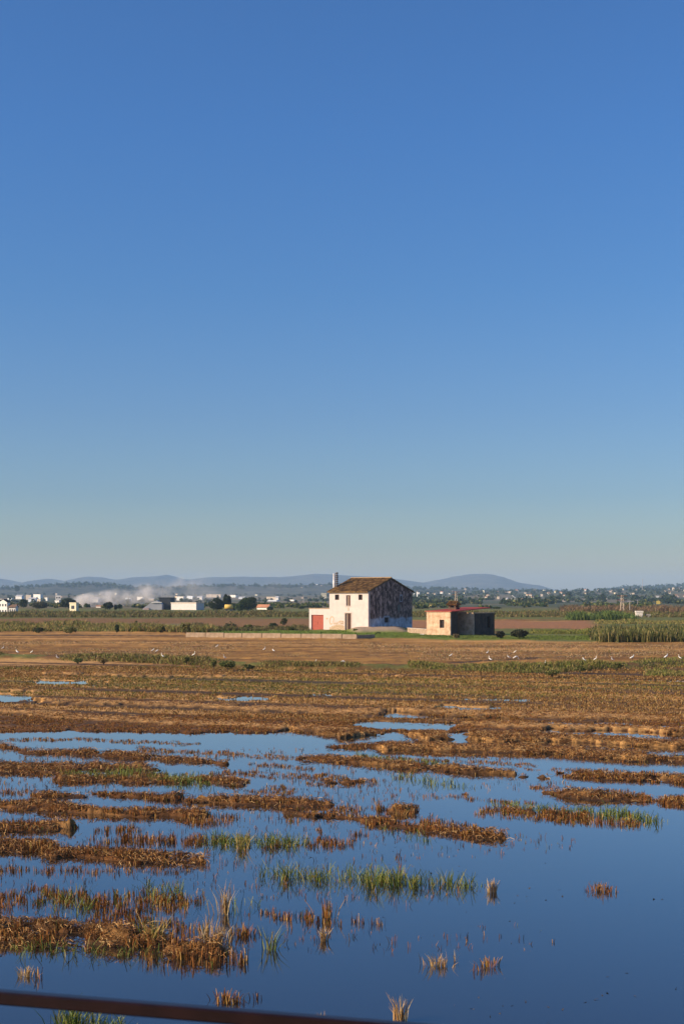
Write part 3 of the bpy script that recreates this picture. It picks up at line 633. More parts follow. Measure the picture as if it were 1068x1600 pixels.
# ------------------------------------------------------------------ white farmhouse
M_WHITE = mat('white_plaster', (.62, .53, .50), var=.12, scale=1.2, bump=.1, dist=.01, c2=(.66, .56, .52))
M_DARKWALL = None
def gable_material():
    m, nt, p = _pr('weathered_gable')
    L = nt.links.new
    tc = node(nt, 'ShaderNodeTexCoord'); sp = node(nt, 'ShaderNodeSeparateXYZ'); L(tc.outputs['Object'], sp.inputs[0])
    mp = node(nt, 'ShaderNodeMapping'); mp.inputs['Scale'].default_value = (1, 1.9, 1.1); L(tc.outputs['Object'], mp.inputs[0])
    n1 = node(nt, 'ShaderNodeTexNoise', Scale=.95, Detail=9., Roughness=.72); L(mp.outputs[0], n1.inputs['Vector'])
    r1 = node(nt, 'ShaderNodeValToRGB'); e = r1.color_ramp.elements
    e[0].position = .40; e[0].color = (.06, .038, .032, 1); e[1].position = .60; e[1].color = (.52, .36, .31, 1); e2 = e.new(.50); e2.color = (.17, .115, .10, 1)
    L(n1.outputs['Fac'], r1.inputs[0])
    n2 = node(nt, 'ShaderNodeTexNoise', Scale=1.0, Detail=5., Roughness=.7); L(tc.outputs['Object'], n2.inputs['Vector'])
    ma = node(nt, 'ShaderNodeMath', operation='MULTIPLY_ADD'); L(n2.outputs['Fac'], ma.inputs[0]); ma.inputs[1].default_value = -1.7; L(sp.outputs['Z'], ma.inputs[2])
    mr = node(nt, 'ShaderNodeMapRange'); mr.inputs[1].default_value = .85; mr.inputs[2].default_value = 1.15; mr.inputs[3].default_value = 1; mr.inputs[4].default_value = 0; L(ma.outputs[0], mr.inputs[0])
    r2 = node(nt, 'ShaderNodeValToRGB'); e = r2.color_ramp.elements; e[0].position = .38; e[0].color = (.26, .27, .30, 1); e[1].position = .6; e[1].color = (.62, .63, .68, 1)
    L(n1.outputs['Fac'], r2.inputs[0])
    mx = node(nt, 'ShaderNodeMix', data_type='RGBA'); L(mr.outputs[0], mx.inputs[0]); L(r1.outputs[0], mx.inputs[6]); L(r2.outputs[0], mx.inputs[7])
    L(mx.outputs[2], p.inputs['Base Color']); p.inputs['Roughness'].default_value = .9; p.inputs['Specular IOR Level'].default_value = .1
    b = node(nt, 'ShaderNodeBump', Strength=.4, Distance=.02); L(n1.outputs['Fac'], b.inputs['Height']); L(b.outputs[0], p.inputs['Normal'])
    return m
M_GABLE = gable_material()
M_ROOF = mat('mossy_roof_tile', (.15, .07, .022), var=.5, scale=1.6, c2=(.27, .15, .045), bump=.5, dist=.03, lo=.4, hi=.6)
M_HOLE = mat('dark_interior', (.02, .014, .012), scale=2, bump=0)
M_WOOD = mat('brown_old_wood', (.075, .028, .018), scale=6, stretch=(6, 6, 1))
M_RED = mat('rust_red_paint', (.36, .075, .045), var=.12, scale=2.5, rough=.6)
M_RED2 = mat('rust_red_paint_dark', (.16, .04, .03), rough=.6)
M_STONE = mat('pale_stone_sill', (.55, .46, .38), scale=4)
M_BRICK = mat('exposed_masonry', (.44, .30, .17), var=.3, scale=7, c2=(.58, .44, .30), bump=.6)
M_STAIN = mat('faded_brown_lettering', (.50, .36, .23), var=.2, scale=9, bump=0)
def wall_openings(L, z1, ops, th, m, name, parent, top=None, axis='x', z0=-.4):
    """a wall in its local x-z plane from x=0..L, outer face at y=0, thickness th inwards (+y); openings (x0,x1,z0,z1)"""
    xs = sorted({0, L} | {v for o in ops for v in o[:2]} | ({L / 2} if top else set())); zs = sorted({z0, z1} | {v for o in ops for v in o[2:]})
    mb = MB(); tr = (lambda a, b, c: (a, b, c)) if axis == 'x' else (lambda a, b, c: (-b, a, c))
    for a, b in zip(xs, xs[1:]):
        for c, d in zip(zs, zs[1:]):
            if any(a >= o[0] - 1e-6 and b <= o[1] + 1e-6 and c >= o[2] - 1e-6 and d <= o[3] + 1e-6 for o in ops): continue
            for y_ in (0, th): mb.quad(tr(a, y_, c), tr(b, y_, c), tr(b, y_, d), tr(a, y_, d))
    for a, b, c, d in ops:
        mb.quad(tr(a, 0, c), tr(a, th, c), tr(a, th, d), tr(a, 0, d)); mb.quad(tr(b, 0, c), tr(b, th, c), tr(b, th, d), tr(b, 0, d))
        mb.quad(tr(a, 0, c), tr(b, 0, c), tr(b, th, c), tr(a, th, c)); mb.quad(tr(a, 0, d), tr(b, 0, d), tr(b, th, d), tr(a, th, d))
    for e in (0, L): mb.quad(tr(e, 0, z0), tr(e, th, z0), tr(e, th, z1), tr(e, 0, z1))
    if top:                                       # gable triangle
        for y_ in (0, th): mb.quad(tr(0, y_, z1), tr(L / 2, y_, z1), tr(L / 2, y_, top)); mb.quad(tr(L / 2, y_, z1), tr(L, y_, z1), tr(L / 2, y_, top))
        mb.quad(tr(0, 0, z1), tr(0, th, z1), tr(L / 2, th, top), tr(L / 2, 0, top)); mb.quad(tr(L, 0, z1), tr(L, th, z1), tr(L / 2, th, top), tr(L / 2, 0, top))
    else: mb.quad(tr(0, 0, z1), tr(L, 0, z1), tr(L, th, z1), tr(0, th, z1))
    return mb.build(name, m, parent)
ROT = R(-40); HL, HW, HE, HR = 7.3, 10.4, 5.8, 7.62
Hc = far(575, 203.5, z=0.0)
house = thing('farmhouse', 'two-storey white farmhouse with mossy tiled roof and blackened gable beside a garage annex', 'house', Hc, ROT)
def hx(px_): return (px_ - 575) / 8.49
ops = [(hx(522), hx(528.7), 4.50, 5.28), (hx(559.6), hx(565.8), 4.50, 5.28), (hx(540), hx(546.8), 3.65, 5.18), (hx(538.6), hx(547.6), -.05, 2.55)]
ops = [(a + HL, b + HL, c, d) for a, b, c, d in ops]
fw = wall_openings(HL, HE, ops, .38, M_WHITE, 'wall', house); fw.location = (-HL, 0, 0)
gops = [(3.75, 4.8, 1.22, 1.95), (7.45, 7.85, 4.35, 5.1), (8.85, 9.1, 1.35, 1.8)]
# gable stands in the x=0 plane; its openings run along local y
gw = wall_openings(HW - .4, HE, [(a - .38, b - .38, c, d) for a, b, c, d in gops], .38, M_GABLE, 'wall', house, None, axis='y'); gw.location = (0, .38, 0)
gw['label'] = 'blackened weather-stained gable wall'
tri = MB()
for x_ in (0, -.38):
    tri.quad((x_, .0, HE), (x_, HW, HE), (x_, HW / 2, HR - .03))
tri.quad((0, 0, HE), (-.38, 0, HE), (-.38, HW / 2, HR - .03), (0, HW / 2, HR - .03)); tri.quad((0, HW, HE), (-.38, HW, HE), (-.38, HW / 2, HR - .03), (0, HW / 2, HR - .03))
tri.build('gable_top', M_GABLE, house)
tri = MB()
for x_ in (-HL, -HL + .38): tri.quad((x_, .0, HE), (x_, HW, HE), (x_, HW / 2, HR - .03))
tri.build('gable_top', M_WHITE, house)
MB().box(-HL, .381, -.4, -HL + .38, HW, HE - .002).build('wall', M_WHITE, house); MB().box(-HL + .381, HW - .38, -.4, -.381, HW - .001, HE - .002).build('wall', M_WHITE, house)
# corner quoin return so the white paint wraps the front edge of the gable
MB().box(-.02, .005, -.3, .012, .10, HE - .01).build('corner_strip', M_STONE, house)
# roof: ribs of barrel tiles in two slopes
def roof_slope(sgn, parent):
    mb = MB(); ov = .35; n = 34; x0, x1 = -HL - .22, .16; ye = -ov if sgn < 0 else HW + ov; slope = (HR - HE) / (HW / 2)
    steps = 14; pts = []
    for j in range(steps + 1):
        f = j / steps; yy = mix(ye, HW / 2, f); zz = HE - ov * slope + (HR + .12 - HE + ov * slope) * f
        for i in range(n * 4 + 1):
            xx = mix(x0, x1, i / (n * 4)); k = i % 4
            pts.append((xx, yy, zz + (.0, .055, .075, .055)[k] + random.uniform(-.018, .018) + (.03 if j < steps and j % 2 == 0 else 0)))
    W_ = n * 4 + 1; b = len(mb.v); mb.v += pts
    for j in range(steps):
        for i in range(W_ - 1):
            a = b + j * W_ + i; mb.f.append((a, a + 1, a + 1 + W_, a + W_)); mb.m.append(0)
    zt = HE - ov * slope
    mb.quad((x0, ye, zt - .10), (x1, ye, zt - .10), (x1, ye, zt + .05), (x0, ye, zt + .05))
    mb.quad((x0, ye, zt - .10), (x1, ye, zt - .10), (x1, HW / 2, HR - .02), (x0, HW / 2, HR - .02))
    mb.quad((x1, ye, zt - .10), (x1, HW / 2, HR - .02), (x1, HW / 2, HR + .14), (x1, ye, zt + .05)); mb.quad((x0, ye, zt - .10), (x0, HW / 2, HR - .02), (x0, HW / 2, HR + .14), (x0, ye, zt + .05))
    return mb.build('roof_slope', M_ROOF, parent)
roof_o = roof_slope(-1, house); roof_slope(1, house)
mb = MB()
for i in range(19): mb.tube([(-HL - .2 + i * .4, HW / 2, HR + .10), (-HL - .2 + i * .4 + .42, HW / 2, HR + .13)], [.12, .13], 8)
mb.build('ridge_tiles', mat('pale_ridge_tile', (.36, .24, .13), scale=3), house)
MB().box(-HL - .1, -.20, HE - .22, .06, -.002, HE - .10).build('cornice', M_WHITE, house)
mb = MB(); slope = (HR - HE) / (HW / 2)
for s_ in (0, 1):
    ya, yb = (-.3, HW / 2) if s_ == 0 else (HW + .3, HW / 2)
    za = HE - .3 * slope - .12; zb = HR - .14
    mb.quad((.015, ya, za), (.015, yb, zb), (.015, yb, zb + .12), (.015, ya, za + .12)); mb.quad((.09, ya, za), (.09, yb, zb), (.09, yb, zb + .12), (.09, ya, za + .12)); mb.quad((.015, ya, za), (.015, yb, zb), (.09, yb, zb), (.09, ya, za))
mb.build('verge_board', mat('dark_verge', (.035, .03, .03)), house)
# windows and doors
for i, (a, b, c, d) in enumerate(ops[:2]):
    t = MB().box(a - HL, .22, c, b - HL, .27, d).build('window', M_HOLE, house)
    f = MB(); A, B = a - HL, b - HL
    f.box(A, .15, c, A + .06, .21, d); f.box(B - .06, .15, c, B, .21, d); f.box(A + .06, .15, c, B - .06, .21, c + .05); f.box(A + .06, .15, d - .05, B - .06, .21, d); f.box((A + B) / 2 - .02, .15, c + .05, (A + B) / 2 + .02, .21, d - .05)
    f.build('frame', M_WOOD, t)
a, b, c, d = ops[2]; a -= HL; b -= HL
t = MB().box(a, .24, c, b, .29, d).build('window', M_HOLE, house); t['label'] = 'tall shuttered window above the door'
sh = MB(); sh.box((a + b) / 2 - .05, .18, c + .02, b - .02, .23, d - .02)
for k in range(12): sh.box((a + b) / 2 - .02, .165, c + .1 + k * .11, b - .05, .18, c + .15 + k * .11)
sh.build('shutter', M_WOOD, t); MB().box(a + .02, .19, c + .02, (a + b) / 2 - .06, .235, d - .02).build('shutter', mat('grey_wood', (.3, .22, .17), scale=5), t)
MB().box(a - .08, -.07, c - .08, b + .08, -.001, c - .01).build('sill', M_STONE, t)
a, b, c, d = ops[3]; a -= HL; b -= HL
dr = MB().box(a + .32, .2, 0, b, .26, d - .02).build('door', M_WOOD, house)
mb = MB()
for k in range(4): mb.box(a + .38 + (k % 2) * .38, .185, .2 + (k // 2) * 1.1, a + .68 + (k % 2) * .38, .2, 1.1 + (k // 2) * 1.15)
mb.build('door_panel', mat('dark_brown_wood', (.05, .02, .014)), dr)
MB().tube([(b - .1, .16, 1.05), (b - .1, .2, 1.05)], .03, 8).build('handle', mat('tarnished_brass', (.3, .2, .08), metal=.8, rough=.4), dr)
MB().box(a + .02, .17, 0, a + .32, .25, d - .02).build('door_side_panel', mat('grey_wood', (.3, .22, .17)), house)
mb = MB(); mb.box(a - .14, -.03, 0, a - .002, -.002, d + .12); mb.box(b + .002, -.03, 0, b + .12, -.002, d + .12); mb.box(a - .002, -.03, d + .002, b + .002, -.002, d + .12)
mb.build('door_surround', mat('worn_plaster_trim', (.42, .33, .28), scale=6), house)
mb = MB(); mb.box(hx(542.2), -.03, 2.95, hx(544.6), -.002, 3.25); mb.box(hx(542.6), -.035, 3.26, hx(544.2), -.002, 3.42); mb.build('wall_plaque', mat('faded_tile_plaque', (.5, .42, .34), var=.4, scale=15), house)
# exposed masonry and the remains of hand-painted brown lettering
pts = []
for k in range(28):
    xx = mix(-HL + .02, hx(537.4), k / 27); pts.append((xx, .42 + .5 * sin(k / 27 * 2.6) + .12 * sin(k * 1.9) * random.uniform(.5, 1)))
mb = MB()
for (xa, za), (xb, zb) in zip(pts, pts[1:]): mb.quad((xa, -.006, -.3), (xb, -.006, -.3), (xb, -.006, zb), (xa, -.006, za)); mb.quad((xa, -.006, za), (xb, -.006, zb), (xb, 0, zb), (xa, 0, za))
mb.build('exposed_masonry_patch', M_BRICK, house)
def stroke(mb, P, w_):
    n = len(P)
    for (xa, za), (xb, zb) in zip(P, P[1:]):
        dx, dz = xb - xa, zb - za; l = math.hypot(dx, dz) + 1e-9; nx, nz = -dz / l * w_ / 2, dx / l * w_ / 2
        mb.quad((xa - nx, -.009, za - nz), (xb - nx, -.009, zb - nz), (xb + nx, -.009, zb + nz), (xa + nx, -.009, za + nz))
mb = MB()
def LX(cx_, cy_): return ((470 + cx_ / 9.71) - 575) / 8.49, (986 - (885 + cy_ / 9.71)) / 11.0
for P, w_ in (([(470,765),(450,762),(430,790),(422,830),(428,870),(445,880),(462,870)], .11), ([(470,765),(482,775),(488,800),(478,840),(482,872),(500,874),(512,862)], .09), ([(512,845),(510,870),(525,875),(540,862),(540,845)], .08), ([(540,850),(543,875)], .08),
              ([(556,848),(560,872)], .08), ([(556,850),(570,838),(575,850)], .08), ([(572,835),(600,830),(640,835)], .11), ([(590,838),(585,865),(600,870),(610,850)], .07), ([(612,845),(620,870),(636,872),(640,845),(625,835)], .09), ([(600,862),(640,872)], .1)):
    stroke(mb, [LX(*q) for q in P], w_ * 1.5)
mb.build('faded_lettering', M_STAIN, house)
for (cx_, cz_, r_) in ((hx(509), 1.75, .2),): 
    mb = MB(); k_ = [(cx_ + cos(a) * r_ * random.uniform(.6, 1.3), cz_ + sin(a) * r_ * .6 * random.uniform(.6, 1.2)) for a in np.linspace(0, 2 * pi, 12)[:-1]]
    mb.quad(*[(x_, -.008, z_) for x_, z_ in k_]); mb.build('wall_stain', M_STAIN, house)
# gable windows
for i, (a, b, c, d) in enumerate(gops):
    t = MB().box(-.25, a, c, -.2, b, d).build('window', M_HOLE, house)
    if i < 2:
        f = MB(); q = .16 if i == 0 else .12
        f.box(.002, a - q, c - q, .02, a - .001, d + q * 1.6); f.box(.002, b + .001, c - q, .02, b + q, d + q * 1.6); f.box(.002, a - .001, d + .001, .02, b + .001, d + q * 1.6); f.box(.002, a - .001, c - q, .02, b + .001, c - .001)
        f.build('surround', mat('blueish_limewash', (.36, .36, .40), var=.3, scale=8), t)
    f = MB(); mid = (a + b) / 2; f.box(-.2, mid - .02, c, -.17, mid + .02, d); f.box(-.2, a, (c + d) / 2 - .02, -.17, mid - .021, (c + d) / 2 + .02); f.box(-.2, mid + .021, (c + d) / 2 - .02, -.17, b, (c + d) / 2 + .02); f.build('frame', M_WOOD, t)
mb = MB(); k_ = [(7.2 + cos(a) * .42 * random.uniform(.7, 1.1), 3.3 + sin(a) * .62 * random.uniform(.7, 1.1)) for a in np.linspace(0, 2 * pi, 14)[:-1]]
mb.quad(*[(.004, y_, z_) for y_, z_ in k_]); mb.build('plaster_patch', mat('grey_render', (.15, .145, .13), scale=4), house)
# flue: white pipe beside a stack of rings, behind the left end of the ridge
fl = MB(); fx, fy = -HL - .42, 1.55
fl.tube([(fx, fy, 4.6), (fx, fy, 8.4)], .16, 10); fl_o = fl.build('flue_pipe', mat('galvanised_flue', (.62, .60, .60), metal=.2, rough=.5), house, smooth=True)
rg = MB()
for k in range(8): zz = 6.2 + k * .3; rg.tube([(fx + .42, fy + .1, zz), (fx + .42, fy + .1, zz + .12), (fx + .42, fy + .1, zz + .26)], [.17, .25, .16], 10)
rg.build('flue_rings', mat('dark_flue_metal', (.16, .15, .16), metal=.3, rough=.5), fl_o)
# garage annex
GL = 3.95; gx0 = -HL - GL
ga = thing('garage', 'low white flat-roofed garage with rust-red door attached left of the farmhouse', 'garage', Hc, ROT)
gp = [(.42, 2.78, -.05, 2.35)]
w1 = wall_openings(GL - .004, 3.25, gp, .3, M_WHITE, 'wall', ga); w1.location = (gx0, .02, -.05)
mb = MB(); mb.box(gx0, .321, -.4, gx0 + .3, 5, 3.2); mb.box(gx0 + .301, 4.7, -.4, -HL - .004, 4.999, 3.2); mb.build('wall', M_WHITE, ga)
mb = MB(); mb.box(gx0 - .05, -.04, 3.205, -HL - .005, 5.05, 3.28); mb.build('coping', mat('ochre_coping', (.42, .28, .16), scale=4), ga)
MB().box(gx0 + .301, .33, 3.0, -HL - .01, 4.69, 3.1).build('roof', M_STONE, ga)
gdoor = thing('garage_door', None, None); del_ = gdoor; gdoor.parent = ga; gdoor.location = (gx0 + .42, .2, -.02)
for k in range(8): MB().box(k * .295 + .005, 0, 0, k * .295 + .285, .05, 2.31).build('plank', M_RED, gdoor)
MB().box(0, .051, 0, 2.36, .08, 2.31).build('backing', M_RED2, gdoor)
MB().tube([(1.1, -.03, 1.05), (1.1, -.03, 1.25)], .02, 6).build('handle', M_WOOD, gdoor)

# concrete kerb wall of the irrigation channel
M_CONC = mat('pinkish_concrete', (.36, .25, .16), var=.25, scale=2.2, c2=(.44, .33, .23), bump=.3)
kw = thing('channel_wall', 'long low concrete channel wall of jointed panels in front of the farmhouse', 'wall', (0, 0, 0))
jx = [290, 321, 350, 378, 409, 439, 470.5, 502, 534, 557]
def kpt(px_): f = (px_ - 290) / 267; return far(px_, mix(169, 161, f), z=0)
for i, (a, b) in enumerate(zip(jx, jx[1:])):
    A, B = kpt(a), kpt(b); dv = (B - A); L = dv.length; h = .62 + .02 * sin(i * 2.1); base = MB().box(.04, 0, -.2, L - .04, .25, h + .1, .03)
    o = base.build('concrete_panel', M_CONC, kw); o.location = A; o.rotation_euler = (0, 0, math.atan2(dv.y, dv.x))
    if i: MB().box(-.035, .03, -.2, .035, .22, h + .02, .01).build('joint', mat('dark_joint', (.12, .08, .06)), kw).location = A; bpy.context.view_layer.update() if 0 else None
o = MB().box(0, 0, -.2, 3.3, .25, .62, .03).build('concrete_panel', M_CONC, kw); o.location = kpt(557); o.rotation_euler = (0, 0, R(50)); o['label'] = 'shaded end panel turning back'
for o in list(kw.children):
    if o.name.startswith('joint'): o.rotation_euler = (0, 0, math.atan2(-8, 20))

# ------------------------------------------------------------------ ruined shed
M_SHED = mat('peeling_tan_render', (.58, .35, .20), var=.3, scale=1.8, c2=(.72, .52, .35), bump=.5, dist=.03)
M_SHEDD = mat('shade_dark_render', (.075, .045, .03), var=.4, scale=1.6, bump=.4)  # shed render again, with the shade of the sun-averted side put into its colour
Sc = far(703, 173.5, z=0)
shed = thing('shed', 'ruined low tan shed with red roof edge and open dark bay right of the farmhouse', 'shed', Sc, ROT)
w1 = wall_openings(3.6, 3.15, [(1.98, 2.68, 1.15, 2.15)], .25, M_SHED, 'wall', shed); w1.location = (-3.6, 0, 0); w1['label'] = 'sunlit peeling tan wall'
wi = MB().box(-1.62, .2, 1.15, -.92, .24, 2.15).build('window', M_HOLE, shed)
f = MB(); f.box(-1.62, .14, 1.15, -1.57, .19, 2.15); f.box(-.97, .14, 1.15, -.92, .19, 2.15); f.box(-1.57, .14, 1.6, -.97, .19, 1.65); f.build('frame', M_WOOD, wi)
MB().box(-.25, .251, -.3, 0, 1.45, 3.15).build('wall', M_SHEDD, shed)
MB().box(-3.6, .251, -.3, -3.35, 8.2, 3.1).build('wall', M_SHED, shed); MB().box(-3.349, 7.95, -.3, .69, 8.2, 2.95).build('wall', M_SHED, shed)
MB().box(-3.349, 3.5, -.3, .94, 3.75, 2.9).build('wall', M_SHED, shed)
w2 = wall_openings(4.45, 2.9, [(2.75, 3.4, 1.1, 2.5)], .25, M_SHEDD, 'wall', shed, axis='y', z0=-.3); w2.location = (.94, 3.751, 0); w2['label'] = 'shade-darkened wall with narrow window'
wi = MB().box(.70, 6.5, 1.1, .74, 7.15, 2.5).build('window', M_HOLE, shed)
f = MB(); f.box(.745, 6.5, 1.1, .78, 6.55, 2.5); f.box(.745, 7.1, 1.1, .78, 7.15, 2.5); f.box(.745, 6.551, 1.75, .78, 7.099, 1.81); f.build('frame', M_WOOD, wi)
# roof sheet: corrugated, red on its top, sloping a little towards the viewer's right
mb = MB(); nx = 46
for i in range(nx):
    xa = mix(-3.75, .25, i / nx); xb = mix(-3.75, .25, (i + 1) / nx); za, zb = (.03 if i % 2 else 0), (0 if i % 2 else .03)
    mb.quad((xa, -.15, 3.18 + za), (xb, -.15, 3.18 + zb), (xb, 8.3, 3.62 + zb), (xa, 8.3, 3.62 + za))
mb.quad((-3.75, -.15, 3.155), (.25, -.15, 3.155), (.25, 8.3, 3.595), (-3.75, 8.3, 3.595)); mb.quad((.25, -.15, 3.10), (.25, 8.3, 3.50), (.25, 8.3, 3.64), (.25, -.15, 3.21)); mb.quad((-3.75, -.15, 3.155), (.25, -.15, 3.155), (.25, -.15, 3.21), (-3.75, -.15, 3.21))
mb.build('roof', mat('faded_red_roof', (.55, .09, .06), var=.2, scale=1.5, rough=.6), shed)
mb = MB(); mb.box(.262, 3.45, 2.905, 1.0, 8.25, 2.99); mb.build('coping', M_SHED, shed)
mb = MB()
for k in range(9): xx = -3.6 + k * .4; mb.box(xx + .02, -.04, 3.02 + random.uniform(-.04, .03), xx + .38, -.003, 3.14)
mb.build('broken_cornice', M_BRICK, shed)
ch = MB(); ch.box(-2.5, 3.0, 3.2, -1.3, 3.8, 3.62)
for a in (-2.45, -1.6):
    for b in (3.05, 3.55): ch.box(a, b, 3.62, a + .22, b + .22, 3.95)
cho = ch.build('chimney', M_SHEDD, shed)
mb = MB(); mb.quad((-2.7, 2.8, 3.92), (-1.1, 2.8, 3.92), (-1.25, 3.4, 4.42), (-2.55, 3.4, 4.42)); mb.quad((-2.7, 4.0, 3.92), (-1.1, 4.0, 3.92), (-1.25, 3.4, 4.42), (-2.55, 3.4, 4.42)); mb.quad((-2.7, 2.8, 3.92), (-2.7, 4.0, 3.92), (-2.55, 3.4, 4.42)); mb.quad((-1.1, 2.8, 3.92), (-1.1, 4.0, 3.92), (-1.25, 3.4, 4.42)); mb.quad((-2.7, 2.8, 3.92), (-1.1, 2.8, 3.92), (-1.1, 4.0, 3.92), (-2.7, 4.0, 3.92))
for k in range(8): mb.tube([(-2.6 + k * .2, 2.78, 3.95), (-2.5 + k * .17, 3.38, 4.44)], .06, 6)
mb.build('chimney_cap', M_ROOF, cho)
lw = thing('garden_wall', 'short low pinkish wall between the farmhouse gable and the shed', 'wall', far(638, 186, z=0), math.atan2(-8, 2.6 + 4))
A, B = far(636, 186, z=0), far(669, 178.5, z=0); dv = B - A; lw.location = A; lw.rotation_euler = (0, 0, math.atan2(dv.y, dv.x))
MB().box(0, 0, -.3, dv.length, .25, .86, .02).build('wall', M_CONC, lw); MB().box(-.03, -.03, .862, dv.length, .28, .92).build('coping', M_STONE, lw)
mb = MB(); mb.box(-.25, -.12, 0, .25, .12, .16, .05); o = mb.build('white_stone', mat('white_rubble', (.75, .72, .68)), None, loc=at(659, 992.5, .17)); tag(o, 'small white stone lying on the grass before the low pinkish wall', 'stone')

# ------------------------------------------------------------------ egrets
def lofted(mb, S, n=10):
    rings = []
    for (x_, z_, ry, rz_) in S:
        b = len(mb.v); rings.append(b)
        for k in range(n): a = 2 * pi * k / n; mb.v.append((x_, cos(a) * ry, z_ + sin(a) * rz_))
    for a, b in zip(rings, rings[1:]):
        for k in range(n): mb.f.append((a + k, a + (k + 1) % n, b + (k + 1) % n, b + k)); mb.m.append(mb.cur)
    mb.f.append(tuple(rings[0] + k for k in range(n))[::-1]); mb.m.append(0); mb.f.append(tuple(rings[-1] + k for k in range(n))); mb.m.append(0)
M_EG = mat('white_feathers', (.86, .84, .80), var=.05, scale=20, rough=.7); M_BILL = mat('yellow_bill', (.6, .35, .05)); M_LEG = mat('dark_legs', (.03, .03, .025))
def egret(pose, P0, rz, label, sc_=1.):
    t = thing('egret', label, 'bird', P0, rz, 'white egrets feeding in the rice field'); t.scale = (sc_, sc_, sc_)
    mb = MB(); lofted(mb, [(-.25, .20, .012, .008), (-.17, .235, .035, .03), (-.08, .28, .062, .062), (.0, .32, .075, .078), (.07, .355, .062, .066), (.115, .385, .036, .042)])
    if pose == 'up': nk = [(.10, 0, .38), (.15, 0, .43), (.13, 0, .49), (.095, 0, .55), (.11, 0, .61), (.15, 0, .635), (.19, 0, .632)]
    elif pose == 'hunch': nk = [(.10, 0, .38), (.14, 0, .41), (.11, 0, .45), (.09, 0, .48), (.12, 0, .505), (.155, 0, .505), (.18, 0, .50)]
    else: nk = [(.10, 0, .37), (.17, 0, .38), (.24, 0, .33), (.27, 0, .25), (.29, 0, .18), (.32, 0, .13), (.34, 0, .10)]
    mb.tube(nk, [.042, .03, .024, .021, .022, .030, .018], 8); mb.build('body', M_EG, t, smooth=True)
    e = Vector(nk[-1]); dv = (Vector(nk[-1]) - Vector(nk[-2])).normalized()
    MB().tube([e - dv * .01, e + dv * .045, e + dv * .10], [.013, .009, .002], 6).build('bill', M_BILL, t)
    for s_ in (-1, 1): MB().tube([(.0, s_ * .03, .27), (.03, s_ * .03, .14), (.0, s_ * .03, .0), (.05, s_ * .03, -.02)], [.012, .009, .008, .006], 5).build('leg', M_LEG, t)
    for s_ in (-1, 1):
        wv_ = MB(); lofted(wv_, [(-.24, .215, .006, .01), (-.14, .25, .012, .045), (.0, .315, .014, .055), (.09, .36, .008, .025)], 8); o = wv_.build('wing', M_EG, t, smooth=True); o.location = (0, s_ * .066, .005)
    return t
EGR = [(5,1016,'up','white egret at the extreme left edge of the mown field'),(27,1027,'hunch','greyish white egret standing just behind the grassy bank near the left edge'),(50,1027,'hunch','white egret behind the bank, second along from the greyish one at left'),(90,1030,'up','white egret on the bank left of the dark low bush'),
 (239,1019,'hunch','left bird of the close pair of egrets in the left field'),(245.5,1019,'hunch','right bird of the close pair of egrets in the left field'),(254,1033,'up','white egret standing on the bank below the close pair'),(303,1034,'up','bright white egret on the bank between the two green bushes'),
 (351,1031,'up','white egret with dark back raised behind the biggest bush on the bank'),(339,1014,'hunch','distant greyish egret alone beyond the biggest bush'),(413,1018,'up','upright egret in the field right of the bank bushes, the farther of two'),(427,1020,'hunch','egret leaning in the field beside the upright one right of the bank bushes'),
 (492,1039,'hunch','white egret low at the bank in front of the garage'),(537,1039,'feed','egret stooping at the bank in front of the farmhouse door'),(704,1028,'hunch','small egret alone in the field in front of the shed'),(761,1023,'up','farthest egret in the field right of the shed corner'),(765,1034,'up','bright leaning egret by the bank below the shed'),
 (804,1022,'hunch','egret standing behind the dark bush right of the shed'),(794,1031,'hunch','left egret of the two beside the rut line'),(804.5,1031,'feed','right stooping egret of the two beside the rut line'),(850,1041,'up','white egret in the grass at the left end of the right bank'),(912,1038,'hunch','small white egret partly in grass on the right bank'),
 (929,1035,'up','tall bright egret on the right bank below the reed bed'),(956,1035,'up','upright egret on the right bank, next right of the tall bright one'),(987,1039,'hunch','pale egret hunched in dry grass on the right bank'),(1040,1037,'hunch','faint egret near the right end of the bank'),(1061,1036,'up','last egret at the right edge of the photo')]
for i, (a, b, p_, l_) in enumerate(EGR):
    P0 = at(a, b, .17); zz = float(fields(np.array([P0.x]), np.array([P0.y]))[0][0])
    P0.z = zz + (.12 if (a > 860 or a in (303,)) else .02); k = 1.08 if p_ != 'up' else .9
    egret(p_, P0, [0.5, 2.6, -.6, 3.6, .1][i % 5], l_, k * .67 * (1.05 if b > 1028 else .9) * [1, 1.06, .94][i % 3])

